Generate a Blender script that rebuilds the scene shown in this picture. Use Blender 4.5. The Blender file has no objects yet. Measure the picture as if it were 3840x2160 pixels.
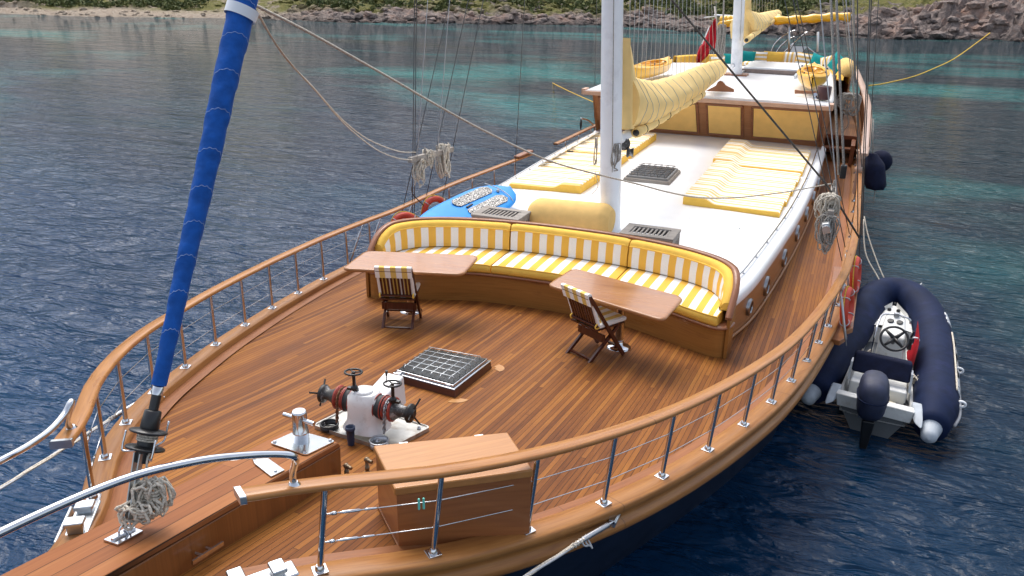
import bpy, bmesh, math, random
from mathutils import Vector, Matrix, noise
random.seed(7)
R = math.radians
C = bpy.context.scene.collection
SC = bpy.context.scene
# ---------------------------------------------------------------- camera
cam = bpy.data.cameras.new('camera'); co = bpy.data.objects.new('camera', cam); C.objects.link(co)
cam.sensor_width = 36; cam.lens = 29.177; cam.clip_start = 0.05; cam.clip_end = 4000
_y, _p, _r = R(22.146), R(20.693), R(0.794)
_f = Vector((-math.sin(_y)*math.cos(_p), math.cos(_y)*math.cos(_p), -math.sin(_p)))
_x = Vector((math.cos(_y), math.sin(_y), 0)); _u = _x.cross(_f)
_x2 = _x*math.cos(_r)+_u*math.sin(_r); _u2 = -_x*math.sin(_r)+_u*math.cos(_r)
M = Matrix((_x2, _u2, -_f)).transposed().to_4x4(); M.translation = (3.2758, -2.2842, 5.2159)
co.matrix_world = M
SC.camera = co
# ---------------------------------------------------------------- world, sun, exposure
SUN_EL, SUN_AZ = 58, -38            # azimuth clockwise from +Y
w = bpy.data.worlds.new('World'); SC.world = w; w.use_nodes = True
nt = w.node_tree; bg = nt.nodes['Background']
sky = nt.nodes.new('ShaderNodeTexSky'); sky.sky_type = 'NISHITA'; sky.sun_disc = False
sky.sun_elevation = R(SUN_EL); sky.sun_rotation = R(SUN_AZ); sky.dust_density = 3.5; sky.air_density = 1.0; sky.ozone_density = 1.0
hs = nt.nodes.new('ShaderNodeHueSaturation'); hs.inputs['Saturation'].default_value = .55
nt.links.new(sky.outputs[0], hs.inputs['Color']); nt.links.new(hs.outputs[0], bg.inputs[0]); bg.inputs[1].default_value = 0.15
sl = bpy.data.lights.new('sun', 'SUN'); sl.energy = 1.2; sl.angle = R(34); sl.color = (1, .96, .9)
so = bpy.data.objects.new('sun', sl); C.objects.link(so)
sd = Vector((math.sin(R(SUN_AZ))*math.cos(R(SUN_EL)), math.cos(R(SUN_AZ))*math.cos(R(SUN_EL)), math.sin(R(SUN_EL))))
so.rotation_euler = sd.to_track_quat('Z', 'Y').to_euler()
SC.view_settings.view_transform = 'Standard'; SC.view_settings.look = 'None'
SC.view_settings.exposure = 0.97; SC.view_settings.gamma = 1

# ---------------------------------------------------------------- helpers
def V(*a): return Vector(a[0]) if len(a) == 1 else Vector(a)
class MB:
    def __init__(s): s.v = []; s.f = []; s.uv = []; s.sm = []; s.mi = []; s.m = 0
    def add(s, vs, fs, uvs=None, smooth=False):
        o = len(s.v); s.v += [tuple(x) for x in vs]
        s.uv += list(uvs) if uvs else [(x[0], x[1]) for x in vs]
        for f in fs: s.f.append(tuple(i+o for i in f)); s.sm.append(smooth); s.mi.append(s.m)
        return s
    def box(s, c, d, rz=0, mat=None, taper=1.0):
        c = V(c); hx, hy, hz = d[0]/2, d[1]/2, d[2]/2; vs = []
        for z, k in ((-hz, 1), (hz, taper)):
            for x, y in ((-hx, -hy), (hx, -hy), (hx, hy), (-hx, hy)): vs.append(Vector((x*k, y*k, z)))
        m = mat if mat else Matrix.Rotation(rz, 3, 'Z')
        vs = [m @ v + c for v in vs]
        return s.add(vs, [(3,2,1,0),(4,5,6,7),(0,1,5,4),(1,2,6,5),(2,3,7,6),(3,0,4,7)])
    def hexa(s, b, t):            # bottom 4, top 4 corner points
        return s.add(list(b)+list(t), [(3,2,1,0),(4,5,6,7),(0,1,5,4),(1,2,6,5),(2,3,7,6),(3,0,4,7)])
    def beam(s, a, b, w, h, up=(0,0,1)):
        a, b = V(a), V(b); d = (b-a).normalized(); r = d.cross(V(up))
        if r.length < 1e-5: r = d.cross(Vector((1,0,0)))
        r.normalize(); u = r.cross(d); r = r*w/2; u = u*h/2
        return s.add([a-r-u,a+r-u,a+r+u,a-r+u,b-r-u,b+r-u,b+r+u,b-r+u],
                     [(3,2,1,0)[::-1],(4,5,6,7)[::-1],(0,1,5,4)[::-1],(1,2,6,5)[::-1],(2,3,7,6)[::-1],(3,0,4,7)[::-1]])
    def tube(s, pts, r, n=8, closed=False, cap=True):
        pts = [V(p) for p in pts]; N = len(pts); rs = r if isinstance(r, (list, tuple)) else [r]*N
        vs = []; uv = []; L = 0; pr = None
        for i, p in enumerate(pts):
            a = pts[i-1] if (i > 0 or closed) else p; b = pts[(i+1) % N] if (i < N-1 or closed) else p
            t = (b-a); t = t.normalized() if t.length > 1e-9 else Vector((0,0,1))
            if pr is None:
                pr = t.cross(Vector((0,0,1)))
                if pr.length < .1: pr = t.cross(Vector((1,0,0)))
            pr = (pr - t*pr.dot(t)); pr.normalize(); q = t.cross(pr)
            if i: L += (p-pts[i-1]).length
            for k in range(n):
                an = 2*math.pi*k/n; vs.append(p+(pr*math.cos(an)+q*math.sin(an))*rs[i]); uv.append((L, k/n*.3))
        fs = []
        for i in range(N-1 if not closed else N):
            j = (i+1) % N
            for k in range(n): fs.append((i*n+k, i*n+(k+1) % n, j*n+(k+1) % n, j*n+k))
        if cap and not closed: fs += [tuple(range(n))[::-1], tuple((N-1)*n+k for k in range(n))]
        return s.add(vs, fs, uv, True)
    def lathe(s, prof, o, ax=(0,0,1), n=20, caps=True):
        o = V(o); ax = V(ax).normalized(); q = ax.to_track_quat('Z', 'Y').to_matrix()
        vs = []; uv = []; L = 0
        for i, (r, z) in enumerate(prof):
            if i: L += math.hypot(r-prof[i-1][0], z-prof[i-1][1])
            for k in range(n):
                a = 2*math.pi*k/n; vs.append(o+q@Vector((r*math.cos(a), r*math.sin(a), z))); uv.append((k/n, L))
        fs = [(i*n+k, i*n+(k+1) % n, (i+1)*n+(k+1) % n, (i+1)*n+k) for i in range(len(prof)-1) for k in range(n)]
        s.add(vs, fs, uv, True)
        if caps: s.add(vs[:n], [tuple(range(n))[::-1]]); s.add(vs[-n:], [tuple(range(n))])
        return s
    def cyl(s, a, b, r, r2=None, n=16):
        a, b = V(a), V(b); return s.lathe([(r, 0), (r2 if r2 is not None else r, (b-a).length)], a, b-a, n)
    def loft(s, secs, closed=True, caps=False, smooth=True, us=None):
        n = len(secs[0]); vs = [p for q in secs for p in q]; uv = []; L = 0
        for i, q in enumerate(secs):
            if i: L += (V(q[0])-V(secs[i-1][0])).length
            Vv = 0
            for k in range(n):
                if k: Vv += (V(q[k])-V(q[k-1])).length
                uv.append((us[i] if us else L, Vv))
        fs = []
        for i in range(len(secs)-1):
            for k in range(n if closed else n-1): fs.append((i*n+k, i*n+(k+1) % n, (i+1)*n+(k+1) % n, (i+1)*n+k))
        s.add(vs, fs, uv, smooth)
        if caps: s.add(secs[0], [tuple(range(n))[::-1]], [(0, 0)]*n); s.add(secs[-1], [tuple(range(n))], [(0, 0)]*n)
        return s
    def prism(s, poly, h, z=0):     # poly: list of (x,y[,z]) extruded up by h
        b = [Vector((p[0], p[1], (p[2] if len(p) > 2 else z))) for p in poly]; t = [p+Vector((0,0,h)) for p in b]; n = len(b)
        return s.add(b+t, [tuple(range(n))[::-1], tuple(range(n, 2*n))]+[(k, (k+1) % n, n+(k+1) % n, n+k) for k in range(n)])
    def ball(s, c, r, n=12, m=8, sc=(1,1,1)):
        c = V(c); pr = []
        vs = []; uv = []
        for i in range(m+1):
            t = math.pi*i/m
            for k in range(n):
                a = 2*math.pi*k/n; vs.append(c+Vector((math.sin(t)*math.cos(a)*r*sc[0], math.sin(t)*math.sin(a)*r*sc[1], -math.cos(t)*r*sc[2]))); uv.append((k/n, i/m))
        return s.add(vs, [(i*n+k, i*n+(k+1) % n, (i+1)*n+(k+1) % n, (i+1)*n+k) for i in range(m) for k in range(n)], uv, True)
    def torus(s, c, R_, r, ax=(0,0,1), n=32, m=10, sc=1.0):
        q = V(ax).normalized().to_track_quat('Z', 'Y').to_matrix(); c = V(c)
        pts = [c+q@Vector((R_*math.cos(2*math.pi*i/n), R_*sc*math.sin(2*math.pi*i/n), 0)) for i in range(n)]
        return s.tube(pts, r, m, closed=True)
def obj(name, mb, mat, parent=None, bevel=0, seg=2, angle=40, sub=0):
    me = bpy.data.meshes.new(name); me.from_pydata(mb.v, [], mb.f)
    for m in (mat if isinstance(mat, (list, tuple)) else [mat]): me.materials.append(m)
    me.polygons.foreach_set('use_smooth', mb.sm); me.polygons.foreach_set('material_index', mb.mi)
    ul = me.uv_layers.new(name='UVMap'); li = [0]*len(me.loops); me.loops.foreach_get('vertex_index', li)
    fl = []
    for i in li: fl += mb.uv[i]
    ul.data.foreach_set('uv', fl); me.update()
    o = bpy.data.objects.new(name, me); C.objects.link(o)
    if parent: o.parent = parent; o.matrix_parent_inverse = PI_(parent)
    if bevel:
        b = o.modifiers.new('bevel', 'BEVEL'); b.width = bevel; b.segments = seg; b.limit_method = 'ANGLE'; b.angle_limit = R(angle)
        me.polygons.foreach_set('use_smooth', [True]*len(me.polygons)); b.harden_normals = True
    if sub:
        b = o.modifiers.new('sub', 'SUBSURF'); b.levels = sub; b.render_levels = sub
    return o
def PI_(p):
    m = Matrix.Identity(4); q = p
    while q is not None and q.type == 'EMPTY': m = m @ Matrix.Translation(-Vector(q.location)); q = q.parent
    return m if p.type == 'EMPTY' else Matrix.Identity(4)
def tag(o, label, cat, group=None, kind=None):
    o['label'] = label; o['category'] = cat
    if group: o['group'] = group
    if kind: o['kind'] = kind
    return o
def thing(name, label, cat, loc=(0,0,0), group=None):
    o = bpy.data.objects.new(name, None); C.objects.link(o); o.location = loc; o.empty_display_size = .1
    return tag(o, label, cat, group)
def struct(o): o['kind'] = 'structure'; return o
def dup(root, loc=None, rz=None, label=None):
    r = root.copy(); C.objects.link(r)
    if loc is not None: r.location = loc
    if rz is not None: r.rotation_euler = (0, 0, rz)
    if label: r['label'] = label
    for ch in list(root.children):
        c = ch.copy(); C.objects.link(c); c.parent = r
        for g in ch.children:
            d = g.copy(); C.objects.link(d); d.parent = c
    return r
def interp(tab, x):
    if x <= tab[0][0]: return tab[0][1]
    if x >= tab[-1][0]: return tab[-1][1]
    for i in range(len(tab)-1):
        if x <= tab[i+1][0]:
            x0, y0 = tab[i]; x1, y1 = tab[i+1]; h = x1-x0; t = (x-x0)/h
            m0 = (tab[i+1][1]-tab[i-1][1])/(tab[i+1][0]-tab[i-1][0]) if i > 0 else (y1-y0)/h
            m1 = (tab[i+2][1]-tab[i][1])/(tab[i+2][0]-tab[i][0]) if i+2 < len(tab) else (y1-y0)/h
            return ((2*t**3-3*t*t+1)*y0+(t**3-2*t*t+t)*h*m0+(-2*t**3+3*t*t)*y1+(t**3-t*t)*h*m1)
def cr(pts, k=6):                     # Catmull-Rom through points
    P = [V(p) for p in pts]; P = [2*P[0]-P[1]]+P+[2*P[-1]-P[-2]]; out = []
    for i in range(1, len(P)-2):
        for j in range(k):
            t = j/k; a, b, c, d = P[i-1], P[i], P[i+1], P[i+2]
            out.append(.5*((2*b)+(c-a)*t+(2*a-5*b+4*c-d)*t*t+(-a+3*b-3*c+d)*t**3))
    out.append(P[-2]); return out
def resample(pts, n):
    P = [V(p) for p in pts]; L = [0]
    for i in range(1, len(P)): L.append(L[-1]+(P[i]-P[i-1]).length)
    out = []; j = 0
    for k in range(n):
        t = L[-1]*k/(n-1)
        while j < len(P)-2 and L[j+1] < t: j += 1
        out.append(P[j].lerp(P[j+1], min(1, max(0, (t-L[j])/max(1e-9, L[j+1]-L[j])))))
    return out
# ---------------------------------------------------------------- materials
MT = {}
def nodes(name):
    m = bpy.data.materials.new(name); m.use_nodes = True; t = m.node_tree; MT[name] = m
    return m, t, t.nodes['Principled BSDF']
def mk(name, col, rough=.5, metal=0, spec=.5, var=0, scale=8, bump=0, coat=0, dirt=None, dscale=3):
    m, t, b = nodes(name); N = t.nodes; Lk = t.links
    b.inputs['Base Color'].default_value = (*col, 1); b.inputs['Roughness'].default_value = rough; b.inputs['Metallic'].default_value = metal
    b.inputs['Specular IOR Level'].default_value = spec; b.inputs['Coat Weight'].default_value = coat; b.inputs['Coat Roughness'].default_value = .12
    if var or bump or dirt:
        tc = N.new('ShaderNodeTexCoord'); nz = N.new('ShaderNodeTexNoise'); nz.inputs['Scale'].default_value = scale; nz.inputs['Detail'].default_value = 6
        Lk.new(tc.outputs['Object'], nz.inputs['Vector'])
        if var or dirt:
            mx = N.new('ShaderNodeMix'); mx.data_type = 'RGBA'; rp = N.new('ShaderNodeMapRange'); rp.inputs[1].default_value = .3; rp.inputs[2].default_value = .7
            Lk.new(nz.outputs[0], rp.inputs[0]); Lk.new(rp.outputs[0], mx.inputs[0])
            mx.inputs[6].default_value = (*[c*(1-var) for c in col], 1); mx.inputs[7].default_value = (*[min(1, c*(1+var)) for c in col], 1)
            last = mx.outputs[2]
            if dirt:
                n2 = N.new('ShaderNodeTexNoise'); n2.inputs['Scale'].default_value = dscale; n2.inputs['Detail'].default_value = 9; n2.inputs['Roughness'].default_value = .7
                Lk.new(tc.outputs['Object'], n2.inputs['Vector'])
                r2 = N.new('ShaderNodeMapRange'); r2.inputs[1].default_value = .54; r2.inputs[2].default_value = .72; r2.inputs[4].default_value = .75
                Lk.new(n2.outputs[0], r2.inputs[0]); m2 = N.new('ShaderNodeMix'); m2.data_type = 'RGBA'
                Lk.new(r2.outputs[0], m2.inputs[0]); Lk.new(last, m2.inputs[6]); m2.inputs[7].default_value = (*dirt, 1); last = m2.outputs[2]
            Lk.new(last, b.inputs['Base Color'])
        if bump:
            bp = N.new('ShaderNodeBump'); bp.inputs['Strength'].default_value = bump; bp.inputs['Distance'].default_value = .01
            Lk.new(nz.outputs[0], bp.inputs['Height']); Lk.new(bp.outputs[0], b.inputs['Normal'])
    return m
def math_(t, op, a, b=None, c=None):
    n = t.nodes.new('ShaderNodeMath'); n.operation = op
    for i, x in enumerate((a, b, c)):
        if x is None: continue
        if isinstance(x, (int, float)): n.inputs[i].default_value = x
        else: t.links.new(x, n.inputs[i])
    return n.outputs[0]
def mixc(t, f, a, b, mode='MIX'):
    n = t.nodes.new('ShaderNodeMix'); n.data_type = 'RGBA'; n.blend_type = mode
    for i, x in ((0, f), (6, a), (7, b)):
        if isinstance(x, (int, float)): n.inputs[i].default_value = x
        elif isinstance(x, tuple): n.inputs[i].default_value = (*x, 1)
        else: t.links.new(x, n.inputs[i])
    return n.outputs[2]
def mrange(t, v, a, b, c=0., d=1.):
    n = t.nodes.new('ShaderNodeMapRange'); t.links.new(v, n.inputs[0])
    for i, x in enumerate((a, b, c, d)): n.inputs[i+1].default_value = x
    return n.outputs[0]
def wnoise(t, v, dim='1D', w=None):
    n = t.nodes.new('ShaderNodeTexWhiteNoise'); n.noise_dimensions = dim
    if dim == '1D': t.links.new(v, n.inputs['W'])
    else: t.links.new(v, n.inputs['Vector'])
    return n.outputs[0]
def combine(t, x, y, z=0.):
    n = t.nodes.new('ShaderNodeCombineXYZ')
    for i, q in enumerate((x, y, z)):
        if isinstance(q, (int, float)): n.inputs[i].default_value = q
        else: t.links.new(q, n.inputs[i])
    return n.outputs[0]
def noise_(t, vec, scale, detail=4, rough=.5, dist=0):
    n = t.nodes.new('ShaderNodeTexNoise'); n.inputs['Scale'].default_value = scale; n.inputs['Detail'].default_value = detail
    n.inputs['Roughness'].default_value = rough; n.inputs['Distortion'].default_value = dist; t.links.new(vec, n.inputs['Vector']); return n.outputs[0]
def planks(name, cols, width=.062, length=1.9, coord='Object', along='y', rough=.5, caulk=(.012,.008,.006), cw=.05, coat=0, dark=.35, grain=1.0, bias=.5, con=.42):
    """wooden planking: one tone per plank, fine grain, dark seams and staggered butts"""
    m, t, b = nodes(name); tc = t.nodes.new('ShaderNodeTexCoord'); sp = t.nodes.new('ShaderNodeSeparateXYZ'); t.links.new(tc.outputs[coord], sp.inputs[0])
    if along == 'y': A, L, Z = sp.outputs[0], sp.outputs[1], sp.outputs[2]
    elif along == 'x': A, L, Z = sp.outputs[1], sp.outputs[0], sp.outputs[2]
    else: A, L, Z = sp.outputs[0], sp.outputs[2], sp.outputs[1]
    if coord == 'UV': A, L, Z = sp.outputs[1], sp.outputs[0], sp.outputs[2]
    a = math_(t, 'DIVIDE', A, width); i = math_(t, 'FLOOR', a); fr = math_(t, 'SUBTRACT', a, i)
    ro = wnoise(t, i); l = math_(t, 'ADD', math_(t, 'DIVIDE', L, length), math_(t, 'MULTIPLY', ro, 7.3)); j = math_(t, 'FLOOR', l); fl = math_(t, 'SUBTRACT', l, j)
    rnd = wnoise(t, combine(t, i, j, 3.1), '3D'); rnd2 = wnoise(t, combine(t, i, j, 9.7), '3D')
    gv = combine(t, math_(t, 'MULTIPLY', A, 60), math_(t, 'ADD', math_(t, 'MULTIPLY', L, 2.2), math_(t, 'MULTIPLY', rnd, 50)), Z)
    g = noise_(t, gv, 1.0, 5, .6, .6)
    big = noise_(t, combine(t, math_(t, 'MULTIPLY', A, .9), math_(t, 'MULTIPLY', L, .5), 0.), 1.0, 5, .6)
    ramp = t.nodes.new('ShaderNodeValToRGB'); cr_ = ramp.color_ramp
    while len(cr_.elements) < len(cols): cr_.elements.new(.5)
    for k, c in enumerate(cols): cr_.elements[k].position = k/(len(cols)-1); cr_.elements[k].color = (*c, 1)
    f = math_(t, 'ADD', math_(t, 'MULTIPLY', rnd, con), math_(t, 'ADD', math_(t, 'MULTIPLY', g, .55*grain), math_(t, 'MULTIPLY', big, .72)))
    f = math_(t, 'SUBTRACT', f, bias-.07); t.links.new(f, ramp.inputs[0])
    seam = math_(t, 'MINIMUM', fr, math_(t, 'SUBTRACT', 1., fr)); sm = mrange(t, seam, cw*.45, cw, 1., 0.)
    but = math_(t, 'MINIMUM', fl, math_(t, 'SUBTRACT', 1., fl)); bm_ = mrange(t, but, .0002, .0008, .8, 0.)
    sm = math_(t, 'MAXIMUM', sm, bm_)
    col = mixc(t, math_(t, 'MULTIPLY', sm, 1-dark*.3), ramp.outputs[0], caulk)
    t.links.new(col, b.inputs['Base Color']); b.inputs['Roughness'].default_value = rough; b.inputs['Coat Weight'].default_value = coat; b.inputs['Coat Roughness'].default_value = .15
    b.inputs['Specular IOR Level'].default_value = .12; rr = mrange(t, big, .3, .7, rough-.1, rough+.12); t.links.new(rr, b.inputs['Roughness'])
    bp = t.nodes.new('ShaderNodeBump'); bp.inputs['Strength'].default_value = .25; bp.inputs['Distance'].default_value = .003
    t.links.new(math_(t, 'SUBTRACT', math_(t, 'MULTIPLY', g, .4), sm), bp.inputs['Height']); t.links.new(bp.outputs[0], b.inputs['Normal'])
    return m
def wood(name, c1, c2, coord='UV', rough=.3, coat=.5, gs=(2.5, 55), streak=None, rot=False, joint=0):
    """varnished board: long streaky grain along U (UV) or a chosen object axis"""
    m, t, b = nodes(name); tc = t.nodes.new('ShaderNodeTexCoord'); sp = t.nodes.new('ShaderNodeSeparateXYZ')
    t.links.new(tc.outputs['UV' if coord == 'UV' else 'Object'], sp.inputs[0])
    X, Y, Z = sp.outputs
    if coord in ('UV', 'x'): L, A, B_ = X, Y, Z
    elif coord == 'y': L, A, B_ = Y, X, Z
    else: L, A, B_ = Z, X, Y
    v = combine(t, math_(t, 'MULTIPLY', L, gs[0]), math_(t, 'MULTIPLY', A, gs[1]), math_(t, 'MULTIPLY', B_, gs[1]))
    g = noise_(t, v, 1., 6, .6, .8); v2 = combine(t, math_(t, 'MULTIPLY', L, .8), math_(t, 'MULTIPLY', A, 7), math_(t, 'MULTIPLY', B_, 7)); g2 = noise_(t, v2, 1., 4, .6, 1.)
    f = mrange(t, math_(t, 'ADD', math_(t, 'MULTIPLY', g, .5), math_(t, 'MULTIPLY', g2, .5)), .34, .66)
    col = mixc(t, f, c1, c2)
    if streak: col = mixc(t, mrange(t, g2, .55, .72, 0, .8), col, streak)
    if joint:
        q = math_(t, 'DIVIDE', L, joint); q = math_(t, 'SUBTRACT', q, math_(t, 'FLOOR', q)); col = mixc(t, mrange(t, q, .0, .004, .7, 0.), col, (.03, .012, .005))
    t.links.new(col, b.inputs['Base Color']); t.links.new(mrange(t, g2, .3, .7, rough-.06, rough+.1), b.inputs['Roughness'])
    b.inputs['Coat Weight'].default_value = coat*.55; b.inputs['Coat Roughness'].default_value = .1; b.inputs['Specular IOR Level'].default_value = .3
    bp = t.nodes.new('ShaderNodeBump'); bp.inputs['Strength'].default_value = .12; bp.inputs['Distance'].default_value = .002
    t.links.new(g, bp.inputs['Height']); t.links.new(bp.outputs[0], b.inputs['Normal'])
    return m
def stripes(name, c1, c2, period, axis='UVx', duty=.5, rough=.85, off=0.):
    m, t, b = nodes(name); tc = t.nodes.new('ShaderNodeTexCoord'); sp = t.nodes.new('ShaderNodeSeparateXYZ')
    t.links.new(tc.outputs['UV' if axis[:2] == 'UV' else 'Object'], sp.inputs[0]); a = sp.outputs['xyz'.index(axis[-1])]
    q = math_(t, 'ADD', math_(t, 'DIVIDE', a, period), off); q = math_(t, 'SUBTRACT', q, math_(t, 'FLOOR', q))
    n = noise_(t, tc.outputs['Object'], 120, 3); n3 = noise_(t, tc.outputs['Object'], 5, 4)
    col = mixc(t, mrange(t, q, duty-.01, duty+.01), c1, c2); col = mixc(t, mrange(t, n, .3, .7, 0., .14), col, (.3, .25, .15)); t.links.new(col, b.inputs['Base Color'])
    b.inputs['Roughness'].default_value = rough; b.inputs['Specular IOR Level'].default_value = .2
    bp = t.nodes.new('ShaderNodeBump'); bp.inputs['Strength'].default_value = .35; bp.inputs['Distance'].default_value = .02
    t.links.new(n3, bp.inputs['Height']); t.links.new(bp.outputs[0], b.inputs['Normal'])
    return m
deckw = planks('teak_deck', [(.075,.024,.008),(.145,.048,.0125),(.23,.083,.018),(.32,.13,.027),(.47,.235,.05)], width=.044, length=5.5, bias=.49, con=.4, rough=.55, cw=.06)
aftw = planks('teak_side_deck', [(.11,.045,.018),(.17,.074,.026),(.23,.105,.036),(.3,.15,.05)], width=.05, length=5, bias=.5, cw=.06)
railw = wood('varnished_rail', (.27,.105,.029), (.45,.205,.06), joint=2.9, rough=.3, streak=(.25,.085,.03))
capw = wood('cap_rail_teak', (.23,.088,.022), (.4,.18,.05), joint=3.1, rough=.4, streak=(.16,.055,.018), coat=.2)
hullw = wood('hull_teak', (.2,.07,.025), (.32,.13,.045), joint=4, rough=.4, coat=.3)
mahog = wood('mahogany_panel', (.15,.052,.015), (.25,.092,.026), rough=.35, coat=.4, gs=(1.6, 45))
benchw = wood('bench_panel_teak', (.24,.1,.024), (.38,.17,.042), rough=.32, coat=.5, gs=(1.2, 50), streak=(.13,.045,.015))
sidew = wood('cabin_side_teak', (.25,.1,.035), (.38,.17,.06), rough=.35, coat=.4)
trimw = wood('trim_mahogany', (.2,.075,.035), (.32,.13,.06), rough=.35, coat=.4)
tablew = wood('table_teak', (.25,.1,.036), (.42,.19,.066), coord='x', rough=.22, coat=.7, gs=(2.2, 60), streak=(.24,.085,.035))
chairw = wood('chair_mahogany', (.045,.011,.006), (.1,.025,.012), coord='z', rough=.3, coat=.4)
greyw = wood('weathered_grey_teak', (.17,.15,.135), (.34,.31,.275), coord='x', rough=.75, coat=0)
lockw = wood('locker_teak', (.31,.13,.036), (.47,.215,.066), coord='UV', rough=.35, coat=.4, gs=(1.5, 40), streak=(.42,.19,.085))
white = mk('white_gelcoat', (.82,.83,.84), .25, spec=.5, var=.02, scale=3)
mastm = mk('mast_white_paint', (.84,.86,.88), .35, var=.04, scale=3, coat=.2, dirt=(.55,.57,.6), dscale=1.2)
chrome = mk('stainless_steel', (.6,.61,.63), .12, 1, var=.05, scale=20)
satin = mk('brushed_plate', (.55,.58,.6), .35, 1, var=.12, scale=14)
alu = mk('aluminium_grey', (.45,.46,.48), .4, 1, var=.1, scale=10)
black = mk('black_plastic', (.012,.012,.013), .35, var=.2, scale=10)
blackm = mk('black_iron', (.012,.011,.011), .5, var=.4, scale=25, bump=.2, dirt=(.05,.035,.025), dscale=12)
wornm = mk('worn_grey_iron', (.04,.038,.036), .5, var=.4, scale=30, bump=.3, dirt=(.6,.6,.6), dscale=9)
redp = mk('red_oxide_paint', (.28,.035,.02), .55, var=.3, scale=22, bump=.2, dirt=(.05,.02,.015), dscale=14)
rust = mk('rusty_chain', (.16,.075,.035), .8, var=.4, scale=40, bump=.4)
galv = mk('galvanised_chain', (.33,.35,.37), .5, .7, var=.3, scale=40)
yel = mk('yellow_canvas', (.72,.47,.17), .85, spec=.2, var=.06, scale=9, bump=.3)
yel2 = mk('golden_yellow_piping', (.85,.52,.09), .8, spec=.2, var=.06, scale=9, bump=.25)
sailm = mk('cream_yellow_sail', (.86,.62,.26), .8, spec=.25, var=.07, scale=4, bump=.5)
coverm = mk('pale_yellow_cover', (.92,.58,.19), .75, spec=.3, var=.05, scale=5, bump=.2)
bluem = mk('blue_sail_cover', (.006,.08,.34), .75, spec=.25, var=.2, scale=14, bump=1.0)
stitch = mk('white_stitching', (.5,.6,.75), .8)
navy = mk('navy_hypalon', (.006,.013,.043), .7, spec=.15, var=.25, scale=5, bump=.2, dirt=(.016,.022,.075), dscale=4)
navyc = mk('navy_cover', (.006,.009,.028), .85, spec=.2, var=.3, scale=10, bump=.3)
lgrey = mk('light_grey_rubber', (.42,.46,.5), .6, var=.1, scale=10)
whitep = mk('dinghy_white', (.72,.72,.69), .4, var=.05, scale=8, dirt=(.45,.4,.3), dscale=5)
orange = mk('lifebuoy_orange', (.5,.045,.02), .5, var=.15, scale=8)
rope = mk('rope_beige', (.54,.49,.41), .9, spec=.1, var=.4, scale=90, bump=.6)
roped = mk('rope_dark_flecked', (.09,.08,.07), .9, spec=.1, var=.7, scale=70, bump=.6)
ropeg = mk('rope_grey', (.33,.31,.28), .9, spec=.1, var=.5, scale=80, bump=.6)
ropey = mk('rope_yellow', (.6,.38,.06), .9, spec=.1, var=.3, scale=60)
wire = mk('rigging_wire', (.1,.105,.11), .5, .6)
wirel = mk('pale_cord', (.42,.43,.44), .8)
glassd = mk('dark_glass', (.025,.028,.03), .25, spec=.3)
sup = mk('board_blue', (.006,.24,.68), .45, var=.08, scale=5, spec=.3)
speck = mk('speckled_pad', (.35,.34,.32), .9)
t_ = speck.node_tree; tc_ = t_.nodes.new('ShaderNodeTexCoord'); n_ = noise_(t_, tc_.outputs['Object'], 55, 2)
t_.links.new(mixc(t_, mrange(t_, n_, .47, .53), (.03,.03,.03), (.7,.68,.64)), t_.nodes['Principled BSDF'].inputs['Base Color'])
kay = mk('kayak_yellow', (.78,.42,.015), .35, coat=.3, var=.08, scale=4)
teal = mk('teal_fabric', (.01,.27,.27), .85, spec=.2, var=.1, scale=9, bump=.4)
red = mk('flag_red', (.38,.008,.018), .8, spec=.2, var=.15, scale=7, bump=.3)
mint = mk('mint_plastic', (.15,.6,.5), .5)
Y_, W_ = (.83,.47,.07), (.86,.85,.82)
strip_s = stripes('sofa_stripes', Y_, W_, .205)
strip_p = stripes('sunpad_stripes', (.82,.6,.24), (.88,.83,.7), .105, 'Objectx')
strip_c = stripes('chair_stripes', (.72,.5,.13), W_, .125, 'Objectx', off=.25)
strip_k = stripes('cushion_stripes', (.78,.5,.15), W_, .13, 'UVx')
strip_v = stripes('cushion_stripes_upright', (.78,.5,.15), W_, .13, 'UVy')

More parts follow.
